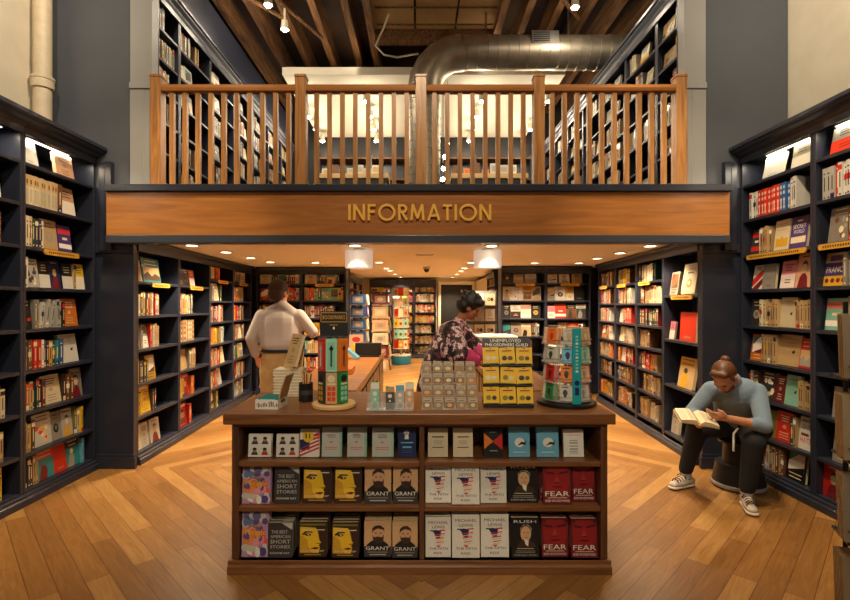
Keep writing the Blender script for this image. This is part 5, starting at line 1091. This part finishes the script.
# ---- the man standing at the back-left shelves (back to the camera)
sm = thing('person', 'standing man seen from behind, pale striped shirt and khaki trousers, reaching to the shelf', 'person', (-1.50, 5.25, 0), math.radians(4))
Rh = rot(-28, -10); hc = (-.02, .02, 1.735); HS = 1.12
b = MB(); head(b, hc, Rh, HS); capsule(b, (.01, -.01, 1.52), .062, (.0, .02, 1.66), .062)
capsule(b, (0, -.02, 1.08), .12, (0, -.01, 1.38), .125, (1, 0, 0), 1.25, .85)
for k in (-1, 1): capsule(b, (.10 * k, 0, .95), .085, (.115 * k, .01, .50), .058); capsule(b, (.115 * k, .01, .50), .058, (.12 * k, -.02, .10), .042); capsule(b, (.12 * k, -.03, .05), .04, (.13 * k, .13, .04), .035)
LA = [(-.20, -.01, 1.475), (-.305, -.05, 1.24), (-.275, .06, 1.02)]; RA = [(.20, -.01, 1.475), (.335, .04, 1.30), (.30, .27, 1.255)]
for A in (LA, RA): capsule(b, A[0], .05, A[1], .04); capsule(b, A[1], .04, A[2], .029)
hand(b, LA[2], (.10, .25, -.9), (1, -.1, 0), (.1, .9, .2), .5); hand(b, RA[2], (.0, .95, .1), (0, .1, -1), (-1, 0, .1), .5)
fuse(b, 'body', 'skin', sm, .009, 5)
face_bits(sm, hc, Rh, HS)
b = MB(); f = lambda x, y, z: V(hc) + Rh @ V((x * HS, y * HS, z * HS))
ball(b, f(0, -.024, .038), (.102, .112, .102), Rh); ball(b, f(0, -.052, -.025), (.092, .078, .09), Rh); capsule(b, f(-.05, .055, .10), .026, f(.05, .055, .10), .026)
for k in (-1, 1): capsule(b, f(.076 * k, .01, .04), .018, f(.078 * k, .016, -.005), .010)
fuse(b, 'hair', 'hairman', sm, .009, 3)
b = MB()
capsule(b, (0, -.02, 1.21), .172, (0, -.005, 1.40), .168, (1, 0, 0), 1.33, .86); capsule(b, (-.16, -.015, 1.48), .072, (.16, -.015, 1.48), .072); capsule(b, (-.12, -.02, 1.50), .075, (.012, -.01, 1.575), .078); capsule(b, (.12, -.02, 1.50), .075, (.012, -.01, 1.575), .078)
for A in (LA, RA): capsule(b, A[0], .078, A[1], .062); e = V(A[1]).lerp(V(A[2]), .80); capsule(b, A[1], .062, e, .048)
fuse(b, 'shirt', 'shirt', sm, .010, 6)
b = MB(); capsule(b, (.0, -.005, 1.575), .076, (.004, .004, 1.600), .070, n=20); fuse(b, 'collar', 'shirt', sm, .008, 2)
b = MB(); capsule(b, (0, -.015, .93), .165, (0, -.015, 1.06), .160, (1, 0, 0), 1.27, .88)
for k in (-1, 1): capsule(b, (.105 * k, -.02, .88), .122, (.118 * k, 0, .48), .085); capsule(b, (.118 * k, 0, .48), .085, (.125 * k, -.02, .10), .068)
fuse(b, 'trousers', 'khaki', sm, .010, 5)
MB().lathe([(.158, -.016), (.164, -.013), (.164, .013), (.158, .016)], 32, (0, -.016, 1.105), sx=1.27, sy=.9).build('belt', 'dark', sm)
for k in (-1, 1):
    b = MB(); capsule(b, (.125 * k, -.05, .045), .044, (.14 * k, .15, .038), .038, (1, 0, 0), 1.1, .9); fuse(b, 'shoe', 'dark', sm, .009, 4)

# ---- the woman leaning on the right service desk
wm = thing('person', 'dark-haired woman in a black and pink patterned tunic leaning over the service desk', 'person', (.27, 4.68, 0), math.radians(-106))
Rh = rot(4, -34); hc = (0, .245, 1.575)
LA = [(-.16, .10, 1.36), (-.23, .24, 1.16), (-.10, .44, 1.035)]; RA = [(.16, .10, 1.36), (.25, .18, 1.15), (.12, .42, 1.035)]
b = MB(); head(b, hc, Rh, .95); capsule(b, (0, .10, 1.40), .05, (0, .20, 1.53), .048)
capsule(b, (0, -.08, .95), .12, (0, .06, 1.32), .12, (1, 0, 0), 1.2, .85)
for k in (-1, 1): capsule(b, (.09 * k, -.08, .90), .08, (.09 * k, -.04, .48), .055); capsule(b, (.09 * k, -.04, .48), .055, (.09 * k, -.08, .09), .04); capsule(b, (.09 * k, -.08, .04), .035, (.1 * k, .07, .035), .03)
for A in (LA, RA): capsule(b, A[0], .042, A[1], .035); capsule(b, A[1], .035, A[2], .024)
hand(b, LA[2], (.25, .9, -.1), (.1, .1, -1), (1, -.2, 0), .4, .9); hand(b, RA[2], (-.25, .9, -.1), (-.1, .1, -1), (-1, -.2, 0), .4, .9)
fuse(b, 'body', 'skin2', wm, .009, 5); face_bits(wm, hc, Rh, .95)
b = MB(); f = lambda x, y, z: V(hc) + Rh @ V((x, y, z))
ball(b, f(0, -.03, .05), (.098, .108, .10), Rh); ball(b, f(0, -.06, -.01), (.095, .085, .085), Rh); capsule(b, f(-.06, .06, .09), .036, f(.06, .06, .09), .036)
R = random.Random(3)
for k in range(26):
    a, e = R.uniform(0, 2 * PI), R.uniform(-.1, 1.3); ball(b, f(.088 * math.cos(a) * math.cos(e), -.03 + .1 * math.sin(a) * math.cos(e) - .01, .045 + .095 * math.sin(e)), [R.uniform(.018, .03)] * 3, None, 8)
fuse(b, 'hair', 'hairdark', wm, .008, 2)
b = MB()
capsule(b, (0, -.06, 1.02), .175, (0, .05, 1.30), .150, (1, 0, 0), 1.25, .95); capsule(b, (0, -.10, .68), .22, (0, -.06, 1.02), .18, (1, 0, 0), 1.2, .95); capsule(b, (-.13, .10, 1.365), .075, (.13, .10, 1.365), .075); capsule(b, (0, .10, 1.38), .085, (0, .135, 1.43), .066)
for A in (LA, RA): capsule(b, A[0], .095, A[1], .105); e = V(A[1]).lerp(V(A[2]), .45); capsule(b, A[1], .10, e, .062); capsule(b, V(A[0]) + V((0, -.05, -.14)), .09, V(A[1]) + V((0, -.06, -.02)), .08)
fuse(b, 'tunic', 'silk', wm, .011, 6)
for A in (LA, RA):
    e0 = V(A[1]).lerp(V(A[2]), .22); e1 = V(A[1]).lerp(V(A[2]), .52); b = MB(); capsule(b, e0, .092, e1, .066, n=18); fuse(b, 'sleeve_band', 'pinkcloth', wm, .009, 3)
b = MB()
for k in (-1, 1): capsule(b, (.09 * k, -.08, .80), .095, (.09 * k, -.04, .48), .075); capsule(b, (.09 * k, -.04, .48), .075, (.09 * k, -.08, .10), .06)
fuse(b, 'trousers', 'dark', wm, .011, 4)
for k in (-1, 1):
    b = MB(); capsule(b, (.09 * k, -.09, .04), .04, (.105 * k, .08, .034), .034, (1, 0, 0), 1.05, .9); fuse(b, 'shoe', 'dark', wm, .009, 4)

# ---- the stool and the man who sits reading on it
st = thing('kick_stool', 'round dark step stool under the seated reader', 'stool', (2.83, 4.24, 0))
MB().lathe([(.195, .0), (.205, .012), (.205, .05), (.195, .09), (.175, .205), (.18, .21), (.001, .211)], 40).build('base', 'blackmetal', st)
MB().lathe([(.125, .2115), (.115, .385), (.13, .39)], 36).build('upper_drum', 'blackmetal', st)
MB().lathe([(.152, .39), (.158, .396), (.158, .412), (.150, .42), (.001, .421)], 36).build('seat', 'blackplastic', st)
MB().lathe([(.2055, .012), (.212, .02), (.212, .04), (.2055, .048)], 40).build('bumper_ring', 'trimgrey', st)
rm = thing('person', 'man with tied-back hair in a grey-blue sweater, sitting and reading an open book', 'person', (0, 0, 0))
HIP = V((2.82, 4.22, .565)); CH = V((2.655, 3.99, .86)); NK = V((2.57, 3.93, .975))
RS, LSh = V((2.475, 4.05, .89)), V((2.755, 3.90, .90))        # his right (photo left) and left shoulder
RE, RW = V((2.335, 4.09, .69)), V((2.285, 3.90, .625))
LE, LWr = V((2.675, 3.71, .665)), V((2.40, 3.71, .725))
RK, RAn = V((2.385, 4.10, .545)), V((2.355, 4.22, .115))
LK, LAn = V((2.615, 3.735, .535)), V((2.600, 3.79, .115))
hc = V((2.435, 3.82, 1.03)); Rh = rot(120, -56, -6)
RHp, LHp = V((2.735, 4.27, .54)), V((2.885, 4.15, .54))
b = MB(); head(b, hc, Rh, 1.0); capsule(b, NK, .062, hc + Rh @ V((0, -.03, -.05)), .058)
capsule(b, HIP, .13, CH, .14, LSh - RS, 1.15, .8)
for H_, K_2, A_ in ((RHp, RK, RAn), (LHp, LK, LAn)): capsule(b, H_, .08, K_2, .056); capsule(b, K_2, .056, A_, .042)
for S_, E_, W2 in ((RS, RE, RW), (LSh, LE, LWr)): capsule(b, S_, .048, E_, .040); capsule(b, E_, .042, W2, .028)
hand(b, RW, (.25, -.75, .25), (-.3, .1, .9), (-.8, -.5, 0), .45, 1.0)
hand(b, LWr, (-.95, .10, .12), (-.15, .55, .55), (-.2, -.5, .8), .55, 1.0)
for A_, dx in ((RAn, (-.15, -.055)), (LAn, (-.06, -.15))): capsule(b, A_ - V((0, 0, .03)), .035, A_ + V((dx[0] * .8, dx[1] * .8, -.075)), .028)
body = fuse(b, 'body', 'skin', rm, .0085, 4)
face_bits(rm, hc, Rh)
b = MB(); f = lambda x, y, z: hc + Rh @ V((x, y, z))
ball(b, f(0, -.03, .042), (.084, .096, .086), Rh); ball(b, f(0, -.05, -.002), (.079, .066, .062), Rh); capsule(b, f(-.04, .034, .098), .026, f(.04, .034, .098), .026)
for k in (-1, 1): capsule(b, f(.075 * k, .012, .03), .016, f(.077 * k, .016, -.02), .008)
fuse(b, 'hair', 'hair', rm, .0085, 3)
b = MB(); ball(b, f(0, -.118, .075), (.034, .034, .034), Rh); capsule(b, f(0, -.09, .065), .024, f(0, -.11, .07), .026); fuse(b, 'hair_bun', 'hair', rm, .007, 2)
b = MB(); capsule(b, f(-.045, .045, -.078), .026, f(.045, .045, -.078), .026); ball(b, f(0, .062, -.098), (.036, .03, .022), Rh); fuse(b, 'beard', 'hair', rm, .007, 3)
b = MB()
capsule(b, HIP + V((0, 0, .03)), .150, CH, .160, LSh - RS, 1.18, .84); capsule(b, RS.lerp(LSh, .1), .074, RS.lerp(LSh, .9), .074); capsule(b, CH + V((-.02, -.02, .02)), .13, NK + V((.01, .01, -.03)), .078)
for S_, E_, W2, q in ((RS, RE, RW, .45), (LSh, LE, LWr, .30)): capsule(b, S_, .070, E_, .058); capsule(b, E_, .059, E_.lerp(W2, q), .049)
fuse(b, 'sweater', 'sweater', rm, .0095, 5)
b = MB(); capsule(b, NK + V((.005, .005, -.012)), .074, NK + V((-.004, -.006, .012)), .069, n=20); fuse(b, 'neckline', 'sweater', rm, .008, 2)
b = MB(); capsule(b, RHp.lerp(LHp, -.2), .115, RHp.lerp(LHp, 1.2), .115)
for H_, K_2, A_ in ((RHp, RK, RAn), (LHp, LK, LAn)): capsule(b, H_, .115, K_2, .084); capsule(b, K_2, .084, A_ + V((0, 0, .045)), .058)
fuse(b, 'trousers', 'trouser', rm, .0095, 5)
MB().tube([V((2.60, 3.90, .60)), V((2.555, 3.885, .56)), V((2.55, 3.88, .42))], .008, 6).build('waist_cord', 'paper', rm)
for A_, d in ((RAn, V((-.93, -.36, 0)).normalized()), (LAn, V((-.38, -.93, 0)).normalized())):
    s = V((-d.y, d.x, 0)); heel = V((A_.x, A_.y, 0)) - d * .055
    b = MB(); capsule(b, heel + V((0, 0, .052)), .040, heel + d * .11 + V((0, 0, .06)), .043, s, 1.0, 1.0); capsule(b, heel + d * .10 + V((0, 0, .050)), .044, heel + d * .205 + V((0, 0, .042)), .034, s, 1.12, .8); capsule(b, heel + d * .03 + V((0, 0, .07)), .042, A_ - V((0, 0, .005)), .040)
    sh = fuse(b, 'shoe', 'shoe', rm, .0085, 4)
    b = MB(); capsule(b, heel + V((0, 0, .020)), .040, heel + d * .205 + V((0, 0, .020)), .042, s, 1.12, .42); fuse(b, 'sole', 'sole', sh, .008, 2)
    mb = MB()
    for q in range(4):
        p = heel + d * (.095 + .028 * q) + V((0, 0, .103 - .006 * q)); mb.tube([p - s * .034 - V((0, 0, .022)), p - s * .018, p + s * .018, p + s * .034 - V((0, 0, .022))], .0045, 6)
    p = heel + d * .09 + V((0, 0, .108))
    for k in (-1, 1): mb.tube([p, p + s * .03 * k + V((0, 0, .008)), p + s * .045 * k - d * -.02 - V((0, 0, .012))], .004, 6)
    mb.build('laces', 'lace', sh)
    b = MB(); capsule(b, A_ - V((0, 0, .02)), .046, A_ + V((0, 0, .055)), .047, n=16); fuse(b, 'sock', 'khaki' if False else 'trimgrey', rm, .008, 2)
# the open book in his hands
ob = Matrix.Translation((2.20, 3.80, .70)) @ Matrix.Rotation(math.radians(-14), 4, 'Z') @ Matrix.Rotation(math.radians(14), 4, 'X') @ Matrix.Rotation(math.radians(8), 4, 'Y')
t = tag(empty('open_book', mat=ob), 'open book with cream pages held by the seated reader', 'book')
for k in (-1, 1):
    pts = [(.006, 0), (.03, .022), (.07, .020), (.135, .006)]; mb = MB()
    up = [(k * x, z + .012) for x, z in pts]; dn = [(k * x, z * .25) for x, z in reversed(pts)]
    mb.prism(up + dn, 'y', -.10, .10, C('cream'))
    for i in range(9):
        yy = -.075 + i * .018
        for (x0, z0), (x1, z1) in zip(pts[1:-1], pts[2:]): 
            a0, a1 = (x0 + (x1 - x0) * .15), (x0 + (x1 - x0) * .9); q = lambda x: z0 + (z1 - z0) * (x - x0) / (x1 - x0) + .0124
            mb.add([(k * a0, yy, q(a0)), (k * a1, yy, q(a1)), (k * a1, yy + .006, q(a1)), (k * a0, yy + .006, q(a0))], [(0, 1, 2, 3)], C('grey'))
    mb.build('page_block', 'print', t)
    mb = MB(); mb.prism([(0, -.003), (k * .03, .001), (k * .14, -.003), (k * .14, -.006), (k * .03, -.002), (0, -.006)], 'y', -.104, .104, C('tan')); mb.build('cover', 'print', t)
LK_DL, LK_UP, LK_SH, LK_FLR, LK_COL, LK_MAN, LK_FAS, LK_FRONT, LK_WORLD, LK_USH, LK_WALL, EXPO = 4.3, 11.5, 420, 110, 240, 260, 440, 240, .12, 150, 270, 0.0
# ================================================================ camera, light
cd = bpy.data.cameras.new('camera'); cam = bpy.data.objects.new('camera', cd); COL.objects.link(cam)
cd.sensor_width = 36; cd.lens = FL / 850 * 36; cd.clip_start = .05
cam.location = (0, 0, HC); cam.rotation_euler = (PI / 2, 0, 0); cd.shift_x = (425 - CX) / 850; cd.shift_y = (CY - 300) / 850
SC.camera = cam
WARM = (1, .80, .54); WARM2 = (1, .85, .64)
def spot(name, loc, to, watts, deg, blend=.6, size=.06, col=WARM):
    l = bpy.data.lights.new(name, 'SPOT'); l.energy = watts; l.spot_size = math.radians(deg); l.spot_blend = blend; l.shadow_soft_size = size; l.color = col
    o = bpy.data.objects.new(name, l); COL.objects.link(o); o.location = loc
    d = V(to) - V(loc); o.rotation_euler = d.to_track_quat('-Z', 'Y').to_euler(); return o
def point(name, loc, watts, size=.05, col=WARM):
    l = bpy.data.lights.new(name, 'POINT'); l.energy = watts; l.shadow_soft_size = size; l.color = col
    o = bpy.data.objects.new(name, l); COL.objects.link(o); o.location = loc; return o
def area(name, loc, to, watts, w, h, col=WARM):
    l = bpy.data.lights.new(name, 'AREA'); l.energy = watts; l.shape = 'RECTANGLE'; l.size = w; l.size_y = h; l.color = col
    o = bpy.data.objects.new(name, l); COL.objects.link(o); o.location = loc
    d = V(to) - V(loc); o.rotation_euler = d.to_track_quat('-Z', 'Y').to_euler(); return o
for X, Y, z in DL: spot('downlight_lamp', (X, Y, z - .02), (X, Y, 0), 34 * LK_DL if Y < 8.3 else 60 * LK_DL, 125, .7, .05)
for i, p in enumerate(SPOTS): point('spotlight_lamp', p, LK_UP if i < 16 else LK_UP * 1.4, .05, WARM2)
for x in (-1, 1):
    for y in (6.0, 8.0): spot('upstairs_shelf_fill', (x * .9, y - .4, 5.65), (x * 2.65, y, 3.7), LK_USH, 75, .7, .05, WARM2)  # added fill to brighten the upstairs shelves, no fixture modelled
for key, s in (('NL1', -1), ('NL2', -1), ('NR1', 1), ('NR2', 1)):
    y = {'1': 4.25, '2': 3.40}[key[2]]; area('shelf_lamp', (s * 3.235, y, 2.965), (s * 3.26, y, 2.0), 5, .6, .03, (1, .88, .66)).rotation_euler = (0, 0, PI / 2)
# unseen spots of the tall front room, with added fill among them
for x in (-1, 1):
    spot('unseen_room_spot', (x * 1.2, 2.6, 5.6), (x * 3.1, 4.2, 1.2), LK_SH, 50, .6)
    spot('unseen_room_spot', (x * 1.0, 2.0, 5.6), (x * 3.0, 3.3, 1.2), LK_SH, 50, .6)
    spot('unseen_room_spot', (x * 1.9, 4.0, 5.7), (x * 2.2, 3.4, 0), LK_FLR, 62, .7)
    spot('unseen_room_spot', (x * 2.1, 1.6, 5.7), (x * 2.9, 4.7, 4.6), LK_COL, 66, .8, col=WARM2)
    spot('unseen_room_spot', (x * 1.4, 2.9, 5.4), (x * 3.62, 4.0, 4.2), LK_WALL, 62, .9, col=WARM2)  # added wash that brightens the upper side walls
spot('unseen_room_spot', (2.0, 4.55, 5.6), (2.45, 3.75, .3), LK_MAN, 34, .5, .10)
spot('unseen_room_spot', (0, 1.2, 5.7), (0, 4.6, 2.5), LK_FAS, 80, .8)
spot('unseen_room_spot', (-.5, -2.0, 4.0), (-.3, 2.9, .75), LK_FRONT, 40, .8, .15, WARM2); spot('unseen_room_spot', (.5, -2.0, 4.0), (.3, 2.9, .75), LK_FRONT, 40, .8, .15, WARM2)  # added front fill from behind the camera, for the counter books
for x in (-1, 1): spot('unseen_room_spot', (x * .6, -.5, 4.2), (x * 3.2, 4.1, 1.5), LK_FRONT * .7, 46, .8, .15, WARM2)  # added front fill for the tall bookcases
w = bpy.data.worlds.new('world'); SC.world = w; w.use_nodes = True; bg = w.node_tree.nodes['Background']; bg.inputs['Color'].default_value = (1, .86, .68, 1); bg.inputs['Strength'].default_value = LK_WORLD
SC.view_settings.view_transform = 'Standard'; SC.view_settings.look = 'None'; SC.view_settings.gamma = 1; SC.view_settings.use_curve_mapping = False; SC.view_settings.exposure = EXPO
SC.cycles.max_bounces = 8; SC.cycles.diffuse_bounces = 4; SC.cycles.transparent_max_bounces = 16; SC.cycles.sample_clamp_indirect = 4

# ================================================================ shelve the books: the 300 that show largest singly, the rest in one mass
bpy.context.view_layer.update(); dg = bpy.context.evaluated_depsgraph_get()
def proj(p): return CX + FL * p.x / p.y, CY - FL * (p.z - HC) / p.y
def score(b):
    T, D, H = b['T'], b['D'], b['H']; pts = [(0, 0, 0), (T, 0, 0), (T, 0, H), (0, 0, H)] if b['kind'] == 's' else [(T, 0, 0), (T, D, 0), (T, D, H), (T, 0, H)]
    W3 = [b['M'] @ V(p) for p in pts]
    if min(p.y for p in W3) < .2: return 0
    q = [proj(p) for p in W3]
    q = [(max(0, min(850, x)), max(0, min(600, y))) for x, y in q]
    ar = abs(sum(q[i][0] * q[(i + 1) % 4][1] - q[(i + 1) % 4][0] * q[i][1] for i in range(4))) / 2
    if ar < 1 or b['force']: return ar
    vis = 0; o = V((0, 0, HC))
    for a, c in ((.5, .5), (.25, .8), (.75, .25), (.5, .9)):
        p = W3[0] + (W3[1] - W3[0]) * a + (W3[3] - W3[0]) * c; d = p - o; L = d.length
        hit = SC.ray_cast(dg, o, d / L, distance=L - .03)
        vis += 0 if hit[0] else 1
    return ar * vis / 4
for b in BOOKS: b['score'] = score(b)
cnt = {}
for b in sorted((b for b in BOOKS if b['case']), key=lambda b: b['x']):
    k = (b['case'], b['row']); cnt[k] = cnt.get(k, 0) + 1; b['n'] = cnt[k]
BOOKS.sort(key=lambda b: (-b['force'], -b['score']))
single = [b for b in BOOKS[:300] if b['force'] or b['score'] > 6]
mass = [b for b in BOOKS if b not in single] if False else BOOKS[len(single):]
rr = random.Random(21)
for b in single:
    lab = b['label']
    if lab is None:
        cs = CASES[b['case']]; lab = '%s %s, %s from left, %s shelf down, %s' % (b['col'], 'face-out book' if b['kind'] == 'f' else 'book spine', ordn[b['n'] - 1], ordn[b['row'] - 1], cs['phrase'])
    g = b['group'] or ('books on the ' + CASES[b['case']]['phrase'] if b['case'] else None)
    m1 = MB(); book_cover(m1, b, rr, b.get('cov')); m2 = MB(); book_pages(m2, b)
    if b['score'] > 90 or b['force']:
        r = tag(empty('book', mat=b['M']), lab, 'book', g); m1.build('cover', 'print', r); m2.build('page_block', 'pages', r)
    else:
        o = len(m1.v); m1.v += m2.v; m1.f += [[i + o for i in f] for f in m2.f]; m1.c += m2.c; m1.m += [1] * len(m2.f); m1.s += m2.s
        ob_ = m1.build('book', ['print', 'pages']); ob_.matrix_world = b['M']; tag(ob_, lab, 'book', g)
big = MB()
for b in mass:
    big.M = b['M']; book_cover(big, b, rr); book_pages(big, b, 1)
big.M = None
if big.v: tag(big.build('shelved_books', ['print', 'pages']), 'the many small books farther back on all the shelves', 'books', None, 'stuff')
print('BOOKS', len(BOOKS), 'single', len(single), 'least', single[-1]['score'] if single else 0, 'visible left', sum(1 for b in mass if b['score'] > 2))
